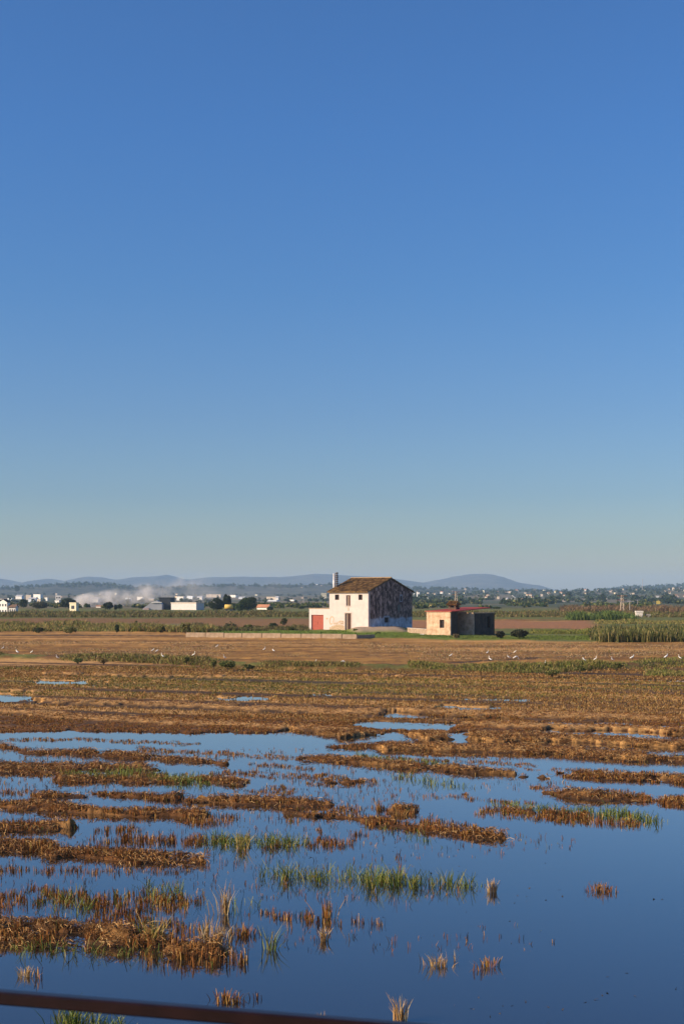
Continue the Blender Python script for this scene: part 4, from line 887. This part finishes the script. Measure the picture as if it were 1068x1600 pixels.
# ------------------------------------------------------------------ distant buildings
M_FWHITE = mat('distant_white_wall', (.80, .77, .72), var=.08, scale=.4, bump=0); M_FGREY = mat('distant_grey_sheet', (.42, .42, .44), var=.12, scale=.3, bump=0)
M_FCREAM = mat('distant_cream_wall', (.78, .70, .50), var=.08, scale=.4, bump=0); M_FTAN = mat('distant_tan_wall', (.50, .42, .34), var=.15, scale=.3, bump=0)
M_FROOF = mat('distant_terracotta', (.45, .20, .11), var=.2, scale=.6, bump=0); M_FDARK = mat('distant_dark_sheet', (.045, .05, .055), scale=.4, bump=0); M_FBROWN = mat('distant_brown_roof', (.16, .10, .07), scale=.4, bump=0)
M_FWIN = mat('distant_window_dark', (.05, .06, .07), bump=0); M_YEL = mat('yellow_paint', (.75, .50, .12), bump=0)
def building(name, label, cat, px0, px1, d, top, base=None, wm=M_FWHITE, roof='flat', rm=None, depth=None, yaw=R(-25), win=0, rise=.25, group=None, wr=1, wmat=None):
    """box building whose front spans px0..px1 at distance d; gable/flat/shed roof; rows of windows"""
    W_ = (px1 - px0) / F * d; zb = hill_z((px0 + px1) / 2, d) if base is None else zat(d, base); zt = zat(d, top)
    D = depth or W_ * .7; wl = W_ / (cos(yaw) + .0) * .8 if yaw else W_
    t = thing(name, label, cat, far((px0 + px1) / 2, d + D / 2, z=0), yaw, group); t.location.z = zb
    h = zt - zb; h_w = h if roof == 'flat' else h * (1 - rise); wl = max(.5, wl); D2 = D
    if yaw: D2 = max(1., min(D, (W_ - wl * cos(yaw)) / max(.05, abs(sin(yaw)))))
    X, Y = wl / 2, D2 / 2
    MB().box(-X, -Y, -1, X, Y, h_w).build('wall', wm, t)
    if roof == 'flat':
        MB().box(-X - .1, -Y - .1, h_w + .002, X + .1, Y + .1, h_w + .35).build('roof', rm or wm, t)
    elif roof == 'gable':
        r = MB(); r.quad((-X - .2, -Y - .3, h_w), (X + .2, -Y - .3, h_w), (X + .2, 0, h), (-X - .2, 0, h)); r.quad((-X - .2, Y + .3, h_w), (X + .2, Y + .3, h_w), (X + .2, 0, h), (-X - .2, 0, h)); r.quad((-X - .2, -Y - .3, h_w - .02), (X + .2, -Y - .3, h_w - .02), (X + .2, Y + .3, h_w - .02), (-X - .2, Y + .3, h_w - .02))
        r.build('roof', rm or M_FROOF, t); e = MB(); e.quad((-X, -Y, h_w), (-X, Y, h_w), (-X, 0, h - .1)); e.quad((X, -Y, h_w), (X, Y, h_w), (X, 0, h - .1)); e.build('gable_wall', wm, t)
    elif roof == 'end':                 # gable faces the viewer
        r = MB(); r.quad((-X - .3, -Y - .2, h_w), (-X - .3, Y + .2, h_w), (0, Y + .2, h), (0, -Y - .2, h)); r.quad((X + .3, -Y - .2, h_w), (X + .3, Y + .2, h_w), (0, Y + .2, h), (0, -Y - .2, h))
        r.build('roof', rm or M_FROOF, t); e = MB(); e.quad((-X, -Y, h_w), (X, -Y, h_w), (0, -Y, h - .1)); e.quad((-X, Y, h_w), (X, Y, h_w), (0, Y, h - .1)); e.build('gable_wall', wm, t)
    if win:
        ww = min(1.2, wl / win * .45); rows = wr
        for r_ in range(rows):
            for k in range(win):
                xx = -X + wl * (k + .5) / win; zc = h_w * (r_ + .55) / rows; hh_ = min(1.3, h_w / rows * .4)
                MB().box(xx - ww / 2, -Y - .06, zc - hh_ / 2, xx + ww / 2, -Y - .005, zc + hh_ / 2).build('window', wmat or M_FWIN, t)
    return t
def hill_z(px_, d): return float(hill_rise(np.array([far(px_, d).x]), np.array([float(d)]))[0])
# the near-left group
building('farmhouse_distant', 'white two-storey farmhouse with dark tiled roof at the left edge', 'house', -2, 17, 400, 936, 960.5, roof='end', rm=M_FDARK, yaw=R(-30), win=3, wr=2, depth=12, rise=.22)
building('house_annex', 'low white annex with brown roof right of the left-edge farmhouse', 'annex', 15, 28.5, 404, 944.5, 960, roof='gable', rm=M_FBROWN, yaw=R(-20), win=3, rise=.3)
building('pump_house', 'small cream cube house just left of the smoke', 'house', 109, 123, 470, 943, 956, wm=M_FCREAM, win=1)
building('small_house', 'tiny white house with red roof in front of the smoke', 'house', 150, 160, 620, 946, 951.5, roof='gable', win=0)
def placard(label, x0, x1, d, t_, b_, m_, name='sign_board', cat='sign', legs=True):
    T = thing(name, label, cat, far((x0 + x1) / 2, d, z=0)); W_ = (x1 - x0) / F * d / 2; zb, zt = zat(d, b_), zat(d, t_)
    MB().box(-W_, 0, zb, W_, .5, zt).build('panel', m_, T)
    if legs:
        for s_ in (-1, 1): MB().box(s_ * W_ * .6 - .15, .1, hill_z(x0, d) - .5, s_ * W_ * .6 + .15, .4, zb).build('post', M_FGREY, T)
    return T, W_, zb, zt
T, W_, zb, zt = placard('white square billboard with two dark marks on posts at left', 87, 95, 900, 930.5, 937.5, M_FWHITE)
for s_ in (-.45, .45): MB().box(s_ * W_ - W_ * .25, -.03, mix(zb, zt, .35), s_ * W_ + W_ * .25, -.005, mix(zb, zt, .7)).build('mark', M_FDARK, T)
building('white_hut', 'small white hut below the square billboard', 'hut', 86, 95, 880, 939, 945.5)
T, W_, zb, zt = placard('yellow square sign on a post in the town trees at right', 1025, 1030.5, 900, 939, 945, mat('yellow_sign', (.80, .58, .12), bump=0))
placard('white round water tank among the trees above the yellow sign', 1024, 1029, 1400, 931, 934.5, M_FWHITE, 'water_tank', 'tank')
# industrial sheds in the middle left
t = building('warehouse', 'tall warehouse with black upper gable and sloping white roof behind the weeds', 'warehouse', 252, 270, 520, 935, 962, wm=M_FDARK, yaw=0, depth=14)
t = thing('warehouse', 'long low warehouse with pale sloping roof left of the black gable', 'warehouse', far(225, 515, z=0)); q = 515 / F
mb = MB(); zz = lambda p: zat(515, p); mb.v = []
A = [(-2, 962), (28, 962), (28, 944), (20, 938), (12, 941), (-2, 951)]
mb.quad(*[(a * q, 0, zz(b)) for a, b in A]); mb.quad(*[(a * q, 15, zz(b)) for a, b in A])
for (a, b), (c, d_) in zip(A, A[1:] + A[:1]): mb.quad((a * q, 0, zz(b)), (c * q, 0, zz(d_)), (c * q, 15, zz(d_)), (a * q, 15, zz(b)))
mb.build('wall', M_FGREY, t); MB().box(12 * q, -.3, zz(942), 28 * q, -.002, zz(940.5)).build('gutter', M_FWHITE, t)
mb = MB(); mb.box(0, -.4, zz(955), 8 * q, -.01, zz(950)); mb.build('canopy', mat('pinkish_sheet', (.5, .36, .32)), t)
t = building('warehouse', 'pale grey box warehouse left of the round trees', 'warehouse', 266, 320, 505, 943, 961.5, wm=mat('pale_ribbed_sheet', (.62, .58, .56), bump=0), roof='flat', rm=mat('pale_flat_roof', (.6, .52, .44), bump=0), yaw=R(-35), depth=18)
W0 = [c for c in t.children if c.name.startswith('wall')][0]
sz = W0.dimensions
for k in range(9): MB().box(-4.6 + k * 1.1, -4.9, 0, -4.52 + k * 1.1, -4.6, 4).build('rib', M_FGREY, t) if 0 else None
T = thing('mast', 'thin radio mast above the black-gabled warehouse', 'mast', far(254, 540, z=0)); MB().tube([(0, 0, 0), (0, 0, zat(540, 916))], .12, 5).build('pole', M_FGREY, T)
# trees there
tree('round_tree', 'dark round tree left of the palm in the middle left', 'tree', 338, 480, 934, 960, 25, [(.02, .032, .010), (.032, .05, .014), (.014, .024, .008)], 1800)
tree('conifer_tree', 'dark ragged taller tree between the round trees', 'tree', 354.5, 500, 928.5, 958, 14, [(.02, .032, .010), (.032, .05, .014), (.014, .024, .008)], 1300)
tree('small_tree', 'lower green tree behind the yellow trailer', 'tree', 364, 490, 942, 959, 16, DK, 1100)
tree('round_tree', 'large round olive-green tree right of the yellow trailer', 'tree', 388, 470, 933, 961, 31, DK, 2400)
tree('small_tree', 'low green tree in front of the large round tree', 'tree', 374, 465, 942, 960, 17, MD + DK, 1100)
T = thing('trailer', 'yellow tank trailer parked under the round trees', 'trailer', far(357.5, 455, z=.2)); q = 455 / F
MB().tube([(-6.5 * q, 0, 1.5), (-6 * q, 0, 1.5), (6 * q, 0, 1.5), (6.5 * q, 0, 1.5)], [.5, .72, .72, .5], 12).build('tank', M_YEL, T, smooth=True)
MB().box(-6.8 * q, -.5, .55, 6.8 * q, .5, .75).build('chassis', M_FDARK, T)
for s_ in (-1, 1): MB().tube([(s_ * 3.5 * q, -.6, .35), (s_ * 3.5 * q, -.35, .35)], .38, 12).build('wheel', M_FDARK, T)
building('house_orange_roof', 'small white house with orange tiled roof right of the round trees', 'house', 401, 424, 520, 944.5, 958.5, roof='gable', rm=M_FROOF, yaw=R(-35), depth=12, rise=.35)
tree('small_tree', 'dark bush tree against the orange-roofed house', 'tree', 422, 505, 948, 959, 11, DK, 500)
tree('round_tree', 'round dark tree behind the cream cube house', 'tree', 107, 560, 934, 955, 25, [(.02, .032, .010), (.032, .05, .014), (.014, .024, .008)], 1600)
tree('small_tree', 'dark wide tree in front of the smoke', 'tree', 168.5, 520, 941, 957, 17, [(.02, .032, .010), (.032, .05, .014), (.014, .024, .008)], 1200)
tree('cypress_tree', 'thin dark cypress right of the tree in front of the smoke', 'tree', 181, 520, 944.5, 957, 5, DK, 400)
tree('small_tree', 'brownish low tree between the left farmhouse and the billboard', 'tree', 62, 560, 939, 955, 26, [(.09, .08, .035), (.06, .065, .03)], 1200)
tree('small_tree', 'dark tree behind the low white annex', 'tree', 37, 600, 936, 954, 14, DK, 800)
# behind and around the house
building('tower_block', 'cream tower block seen left of the white farmhouse', 'building', 501.5, 510, 1500, 927, 944.5, wm=M_FCREAM, yaw=0, win=2, wr=5, wmat=M_FTAN)
building('low_shed', 'low white shed at the foot of the cream tower block', 'shed', 489, 502, 1480, 942, 945.5, yaw=0)
for i, (a, t_, b_, w_) in enumerate([(651.5, 925, 945, 1.1), (656, 937, 946, 1), (660, 935, 946, 1.2), (664.5, 930, 946, 1), (668, 934, 947, .8)]):
    T = thing('factory_chimney', ['tallest white factory chimney beside the dark gable', 'short white factory chimney next to the tallest', 'middle pale factory stack', 'second tallest slim factory chimney', 'rightmost small factory stack above the shed'][i], 'chimney', far(a, 1700, z=0)); r = w_ / F * 1700
    MB().tube([(0, 0, 0), (0, 0, zat(1700, t_))], [r * 1.1, r * .85], 10).build('shaft', M_FWHITE, T, smooth=True); MB().tube([(0, 0, zat(1700, t_) - .2), (0, 0, zat(1700, t_) + .7)], r * 1.02, 10).build('rim', M_FTAN, T)
# silos
for i, (a, t_) in enumerate([(792, 936), (799, 937.5), (804, 938)]):
    T = thing('silo', ['tall white silo tower leftmost of the silo group', 'middle concrete silo of the group', 'right concrete silo of the group'][i], 'silo', far(a, 1100, z=0)); r = (3.2 if i == 0 else 2.4) / F * 1100 * .9
    MB().tube([(0, 0, 0), (0, 0, zat(1100, t_))], r, 14, sq=1).build('shell', M_FWHITE if i == 0 else M_FTAN, T, smooth=True); MB().tube([(0, 0, zat(1100, t_) + .01), (0, 0, zat(1100, t_) + 1.1)], [r * 1.05, r * .3], 14).build('cap', M_FGREY, T)
T = thing('conveyor', 'white conveyor arm slanting above the silos', 'conveyor', far(800, 1100, z=0)); MB().tube([(-.3, 0, zat(1100, 930.5)), (2.4, 0, zat(1100, 934.5)), (2.6, 0, zat(1100, 945))], .35, 6).build('arm', M_FWHITE, T)
building('factory_hall', 'long low tan factory hall right of the silos', 'building', 806, 833, 1050, 945.5, 951.5, wm=M_FTAN, roof='gable', rm=mat('pinkish_roof', (.5, .38, .3), bump=0), yaw=0, depth=12, win=6)
building('white_house', 'little white house right of the low tan factory hall', 'house', 847, 853, 700, 952, 958, roof='gable', rm=mat('pinkish_roof', (.5, .38, .3)), yaw=R(-20))
building('apartment_block', 'stepped tan apartment block among the town trees', 'building', 873, 885, 1300, 937.5, 950, wm=M_FTAN, yaw=R(-15), win=4, wr=4)
building('factory_hall', 'long flat pale-roofed hall in front of the apartment block', 'building', 852, 906, 820, 949.5, 955.5, wm=M_FBROWN, roof='flat', rm=mat('pale_flat_roof', (.6, .52, .44)), yaw=0, depth=16, win=8)
building('factory_hall', 'white flat hall above and behind the long pale-roofed hall', 'building', 899, 922, 1250, 944, 949, wm=mat('bluish_white_sheet', (.66, .70, .76), bump=0), yaw=0, depth=16)
h = building('white_hut', 'white square hut with a dark round opening in the green canes at right', 'hut', 991, 1004, 330, 957, 969.5, wm=mat('bright_cream_wall', (.80, .72, .64), bump=0), yaw=R(-8), depth=2.5)
MB().tube([(.25, -.95, 1.15), (.25, -.80, 1.15)], .26, 12).build('opening', M_HOLE, h)
building('white_hut', 'narrow grey hut just right of the white square hut', 'hut', 1009, 1014, 330, 962, 969, wm=M_FTAN, yaw=0, depth=1.5)
# poles
def pole(label, px_, d, top, base, r=.12, arms=0, red=False, name='utility_pole', cat='pole'):
    T = thing(name, label, cat, far(px_, d, z=0)); z1 = zat(d, top)
    if name == 'lattice_pylon':
        mb = MB(); k_ = r * 3
        for sx in (-1, 1):
            for sy in (-1, 1): mb.tube([(sx * k_, sy * k_, 0), (sx * k_ * .5, sy * k_ * .5, z1)], r * .5, 4)
        for j in range(8):
            za, zb = z1 * j / 8, z1 * (j + 1) / 8; s_ = 1 if j % 2 else -1; mb.tube([(s_ * k_ * (1 - j / 16), -k_ * .8, za), (-s_ * k_ * (1 - (j + 1) / 16), -k_ * .8, zb)], r * .35, 4)
        mb.build('lattice', mat('galvanised_lattice', (.45, .36, .28), bump=0), T)
    else: MB().tube([(0, 0, -.5), (0, 0, z1)], [r, r * .7], 6).build('shaft', mat('grey_pole', (.40, .36, .33), bump=0), T)
    for a in range(arms):
        MB().box(-r * 9, -r * .6, z1 - .3 - a * 1.2, r * 9, r * .6, z1 - .1 - a * 1.2).build('crossarm', M_RED2 if red else M_FGREY, T)
    return T
pole('rusty-topped lattice pylon standing in the canes at right', 971, 420, 930, 966, .17, 2, True, 'lattice_pylon', 'pylon')
pole('plain grey utility pole right of the lattice pylon', 983, 420, 938.5, 966, .14, 1)
pole('thin pole in the trees between the grey pole and the white hut', 995, 700, 937, 955, .14, 1)
pole('very tall thin antenna mast above the right hills', 1003, 2600, 904, 935, .55, 0, name='antenna_mast', cat='mast')
pole('red-topped pylon behind the shed chimney', 712, 600, 924, 945, .2, 2, True, 'lattice_pylon', 'pylon')
pole('thin pale lamp mast left of the garage', 474, 900, 930, 950, .2, 0)
# hazy industrial rows: each hall its own thing
HZ = [(0,10,1300,936.5),(12,22,1500,935),(25,38,1700,929.5),(41,52,1600,930),(52,68,1650,929),(45,60,1250,933.5),(70,76,1450,934),(58,66,1100,936.5),(141,158,1150,933.5),(196,206,1500,934.5),(214,226,1500,933),(232,243,1500,934),(276,290,1500,932.5),(292,304,1700,931.5),
      (308,318,1600,931),(322,352,2000,929),(355,372,2000,930),(373,385,1750,932),(335,346,1500,935),(416,434,1500,933),(430,436,1480,931.5),(414,437,1350,938),(447,462,1400,937.5),(464,470,1500,938),(472,480,1600,938.5),(400,413,1700,937),(386,398,1500,938),(480,489,1500,939)]
# the small houses of the town on the right, on the far plain and on the slope
rs = random.Random(5)
LMK = [(40, 'above the left-edge farmhouse'), (82, 'left of the square billboard'), (130, 'above the cream cube house'), (215, 'behind the drifting smoke'), (262, 'above the weedy verge left of the black-gabled warehouse'), (325, 'above the pale grey box warehouse'), (400, 'behind the round dark trees'), (440, 'above the orange-roofed house'), (500, 'between the orange-roofed house and the cream tower block'), (575, 'above the farmhouse front'),
       (650, 'above the dark gable'), (700, 'between the dark gable and the shed chimney'), (745, 'just right of the shed chimney'), (785, 'left of the silos'), (835, 'above the low tan factory hall'), (872, 'left of the apartment block'), (905, 'around the apartment block'), (935, 'above the left end of the reed bed'), (965, 'left of the lattice pylon'), (990, 'right of the lattice pylon'), (1015, 'above the white square hut'), (1042, 'around the yellow square sign'), (9999, 'at the right edge')]
def lmk(px_):
    for b_, t_ in LMK:
        if px_ < b_: return t_
WNAME = {'distant_white_wall': 'white', 'distant_tan_wall': 'tan', 'distant_cream_wall': 'cream', 'bluish_white_sheet': 'bluish white'}
for i, (a, b, d, t_) in enumerate(HZ):
    wm_ = [M_FWHITE, mat('bluish_white_sheet', (.66, .70, .76)), M_FWHITE, M_FTAN][i % 4]; rf_ = ['flat', 'flat', 'gable'][i % 3]
    building('distant_hall', f"{'wide' if b - a > 13 else 'small'} {WNAME[wm_.name]} {'gabled' if rf_ == 'gable' else 'flat-roofed'} distant hall {lmk((a + b) / 2)}", 'building', a, b, d, t_, None, wm=wm_, roof=['flat', 'flat', 'gable'][i % 3], rm=[None, None, M_FGREY][i % 3], yaw=[R(-25), R(-35), R(-20)][i % 3], win=0, rise=.3, group='distant industrial halls left of the farmhouse')
def town(n, px0, px1, d0, d1, label, group, hfun, base_fun=None, szpx=(2.2, 5)):
    for i in range(n):
        a = rs.uniform(px0, px1); d = rs.uniform(d0, d1); w_ = rs.uniform(*szpx)
        zb = hill_z(a, d) if base_fun is None else base_fun(a, d)
        hpx = w_ * rs.uniform(.5, .9); top = HY - (zb - CH) / d * F - hpx; bs = HY - (zb - CH) / d * F
        wm = rs.choice([M_FWHITE, M_FTAN, M_FTAN, M_FCREAM]); rf = rs.choice(['flat', 'gable', 'gable']); rm = rs.choice([M_FROOF, M_FBROWN]) if rf == 'gable' else None
        l_ = f"{'flat-roofed' if rf == 'flat' else 'red-roofed' if rm is M_FROOF else 'brown-roofed'} {WNAME[wm.name]} house {label} {lmk(a)}"
        building('distant_house', l_, 'house', a, a + w_, d, top, bs, wm=wm, roof=rf, rm=rm, yaw=rs.choice([R(-25), R(-40)]), group=group)
town(80, 640, 1075, 1500, 2900, 'on the hazy plain', 'small houses of the town on the plain', None, None, (2.2, 5.2))
town(10, 40, 480, 1800, 2800, 'among plain trees', 'small houses on the plain at left', None)
dg = None
def slope_z(prof, d0, d1):
    def f(a, d):
        top = zat(d1, np.interp(a * 1., [q[0] for q in prof], [q[1] for q in prof])); t = (d - d0) / (d1 - d0); return float(top * math.sin(max(0, min(1, t)) * pi / 2) ** 1.3 * .96)
    return f
fz = slope_z(HILR, 3500, 4300)
town(60, 925, 1012, 3900, 4250, 'on the hillside', 'hillside houses at right', None, fz, (1.8, 3.4))
town(8, 1010, 1070, 3900, 4200, 'high on the hillside', 'houses on the far right hill', None, fz, (1.3, 2.4))
fz2 = slope_z(HILL, 2900, 3500)
town(12, 440, 620, 3250, 3450, 'on the wooded ridge', 'houses on the wooded ridge', None, fz2, (1.6, 3.2))
town(8, 700, 850, 3200, 3450, 'on the low ridge', 'houses on the low ridge right', None, fz2, (1.4, 2.8))
# distant trees as masses, too many and too hazy to count
def woods(name, label, n, px0, px1, d0, d1, hz, base=hill_z, cols=DK, hs=(5, 11), dens=None):
    V = []; C = []; Fq = []; o = 0; k = 16
    for i in range(n):
        a = rs.uniform(px0, px1); d = rs.uniform(d0, d1)
        if float(vn(np.array([a * .03]), np.array([d * .004]), 8)[0]) < .35: continue
        h = rs.uniform(*hs); w_ = h * rs.uniform(.6, 1.5); P = far(a, d, z=base(a, d))
        v, f, c = leaf_cloud(k + 12, [(P.x, P.y, P.z + h * .45, w_ * .5, w_ * .5, h * .5), (P.x + w_ * .4, P.y, P.z + h * .3, w_ * .35, w_ * .35, h * .35)], max(2.2, 2.6 * d / F), cols, shell=.6)
        V.append(v); Fq.append(f + o); C.append(c); o += len(v)
    return tag(np_mesh(name, np.concatenate(V), [np.concatenate(Fq)], np.concatenate(C), M_LEAF), label, 'trees', kind='stuff')
woods('distant_woods', 'bluish dark belts of trees on the plain before the hills at left', 230, -80, 500, 900, 2900, 0, hs=(2, 4.5))
woods('distant_woods', 'dark belts of trees through the town at right', 900, 500, 1160, 900, 2900, 0, hs=(3, 7))
woods('ridge_woods', 'trees along the crest of the low wooded ridge', 700, -80, 900, 3250, 3520, 0, base=fz2, hs=(4, 10))
woods('hill_woods', 'trees dotted over the far right hillside', 500, 900, 1160, 3800, 4300, 0, base=fz, hs=(5, 12))
woods('canal_bushes', 'bushy belt of greenery beyond the canal reeds', 900, -80, 1160, 560, 850, 0, base=lambda a, d: 0., cols=MD + OL, hs=(.7, 1.7))
woods('canal_bushes', 'darker bushy belt between the canal reeds and the town at right', 420, 560, 1160, 860, 1200, 0, base=lambda a, d: 0., cols=DK + OL, hs=(1.5, 3.6))
for i, (a, d, t_, b_, w_, l_) in enumerate([(888, 1500, 923.5, 944, 9, 'tall umbrella pine standing out of the town skyline'), (991, 1300, 929, 948, 16, 'broad dark tree right of the lattice pylon'), (940, 1400, 928, 948, 14, 'broad dark tree left of the lattice pylon'), (1030, 1200, 934, 950, 18, 'dark tree behind the yellow sign'), (1060, 1250, 936, 950, 14, 'dark tree at the right edge of the town'),
        (840, 800, 944, 957, 14, 'dark green tree right of the low tan factory hall'), (27, 2600, 915, 925, 8, 'lone tree on the ridge line at far left'), (762, 1500, 934, 947, 24, 'dark blue tree clump left of the silos'), (915, 1100, 940, 952, 12, 'dark tree below the white flat hall'), (775, 560, 948, 958, 16, 'brown-green bush tree above the right end of the shed')]):
    tree('town_tree', l_, 'tree', a, d, t_, b_, w_, DK, 700)

# ------------------------------------------------------------------ smoke
def smoke(name, label, px0, px1, d, top, base, dens, dy, seed, h0=.12, h1=.75, colr=(.95, .92, .90), nsc=.22):
    W_ = (px1 - px0) / F * d; zb, zt = zat(d, base), zat(d, top); H = zt - zb
    o = MB().box(0, -dy / 2, 0, W_, dy / 2, H).build(name, None, kind=None); o.location = far(px0, d, z=zb); tag(o, label, 'smoke', kind='stuff')
    m = bpy.data.materials.new('smoke_volume'); m.use_nodes = True; nt = m.node_tree; nt.nodes.clear(); L = nt.links.new
    mo = node(nt, 'ShaderNodeOutputMaterial'); v = node(nt, 'ShaderNodeVolumePrincipled'); v.inputs['Color'].default_value = (*colr, 1)
    tc = node(nt, 'ShaderNodeTexCoord'); sp = node(nt, 'ShaderNodeSeparateXYZ'); L(tc.outputs['Generated'], sp.inputs[0])
    def M(op, a, b=None, c=None, cl=False):
        n = node(nt, 'ShaderNodeMath', operation=op); n.use_clamp = cl
        for i, q in enumerate((a, b, c)):
            if q is None: continue
            if isinstance(q, (int, float)): n.inputs[i].default_value = q
            else: L(q, n.inputs[i])
        return n.outputs[0]
    gx, gy, gz = sp.outputs
    nz = node(nt, 'ShaderNodeTexNoise', Scale=nsc, Detail=5., Roughness=.6); nz.noise_dimensions = '4D'; nz.inputs['W'].default_value = seed
    L(tc.outputs['Object'], nz.inputs['Vector'])
    zc = M('MULTIPLY_ADD', M('POWER', gx, .8), h1 - h0 - .15, h0 + .05)                 # plume axis climbs downwind
    th = M('MULTIPLY_ADD', gx, .30, .20)
    dz = M('DIVIDE', M('SUBTRACT', gz, zc), th); dyy = M('MULTIPLY', M('SUBTRACT', gy, .5), 2.4)
    r2 = M('ADD', M('MULTIPLY', dz, dz), M('MULTIPLY', dyy, dyy))
    env = M('SUBTRACT', 1., r2); env = M('MAXIMUM', env, 0.)
    endf = M('MULTIPLY', M('MULTIPLY', gx, 14., None, True), M('MULTIPLY', M('SUBTRACT', 1., gx), 2.6, None, True))
    nn = M('MULTIPLY', M('SUBTRACT', nz.outputs['Fac'], M('MULTIPLY_ADD', gx, .05, .43)), 5., None, True)
    fall = M('DIVIDE', 1., M('MULTIPLY_ADD', gx, 2.8, .8))
    dn = M('MULTIPLY', M('MULTIPLY', M('MULTIPLY', env, endf), M('MULTIPLY', nn, fall)), dens)
    L(dn, v.inputs['Density']); L(v.outputs[0], mo.inputs['Volume']); o.data.materials.clear(); o.data.materials.append(m)
    return o
smoke('field_smoke', 'white smoke drifting right from a field fire left of the warehouses', 112, 345, 640, 896, 953, .42, 22, 3.1, nsc=.15)
smoke('small_smoke', 'thin white smoke trail in front of the town at right of the silos', 822, 872, 1300, 925, 946, .05, 16, 8.2, h0=.1, h1=1.0)
smoke('haze_smoke', 'faint drifting smoke haze low over the plain right of the round trees', 300, 520, 1100, 890, 948, .012, 60, 5.5, h0=.25, h1=.6, nsc=.08)

# ------------------------------------------------------------------ the railing of the viewing platform
M_RAIL = mat('dark_red_brown_rail_paint', (.012, .004, .004), var=.3, scale=14, rough=.28, bump=.1, dist=.001)
A = Vector((-.79, 3.25, 4.0855)); B = Vector((.158, 2.99, 4.0858)); dv = (B - A).normalized()
rl = thing('railing', 'dark red-brown painted steel handrail crossing the bottom left corner', 'railing', (0, 0, 0))
P0 = A - dv * 3.5; P1 = A + dv * 5.2; Lr = (P1 - P0).length
mb = MB(); s_ = .015; b_ = .004
sec = [(-s_ + b_, -s_), (s_ - b_, -s_), (s_, -s_ + b_), (s_, s_ - b_), (s_ - b_, s_), (-s_ + b_, s_), (-s_, s_ - b_), (-s_, -s_ + b_)]
mb.v = [(0, y_, z_) for y_, z_ in sec] + [(Lr, y_, z_) for y_, z_ in sec]
for k in range(8): mb.f.append((k, (k + 1) % 8, 8 + (k + 1) % 8, 8 + k)); mb.m.append(0)
mb.f += [tuple(range(8))[::-1], tuple(range(8, 16))]; mb.m += [0, 0]
o = mb.build('top_rail', M_RAIL, rl); o.location = P0; o.rotation_euler = (0, -math.asin(dv.z), math.atan2(dv.y, dv.x))
for f_ in (.06, .50, .95):
    q = P0 + dv * Lr * f_; MB().box(-.018, -.018, 3.0, .018, .018, q.z - .0155).build('post', M_RAIL, rl).location = (q.x, q.y, 0)
pf = thing('viewing_platform', 'plain concrete viewing platform under the camera carrying the handrail', 'platform', (0, 0, 0))
MB().box(-4.2, -2.5, 2.75, 4.6, 2.6, 3.0, .02).build('deck', M_CONC, pf)
o = MB().box(-3.9, 2.601, 2.85, 4.5, 2.75, 3.0).build('edge_beam', M_CONC, pf); 
for a in (-3.5, 0, 3.5): MB().box(a - .2, -.2, -.6, a + .2, .2, 2.75).build('pillar', M_CONC, pf)
for f_ in (.06, .50, .95):
    q = P0 + dv * Lr * f_; MB().box(q.x - .04, 2.751, 2.86, q.x + .04, q.y + .05, 2.999).build('bracket', M_RAIL, pf)
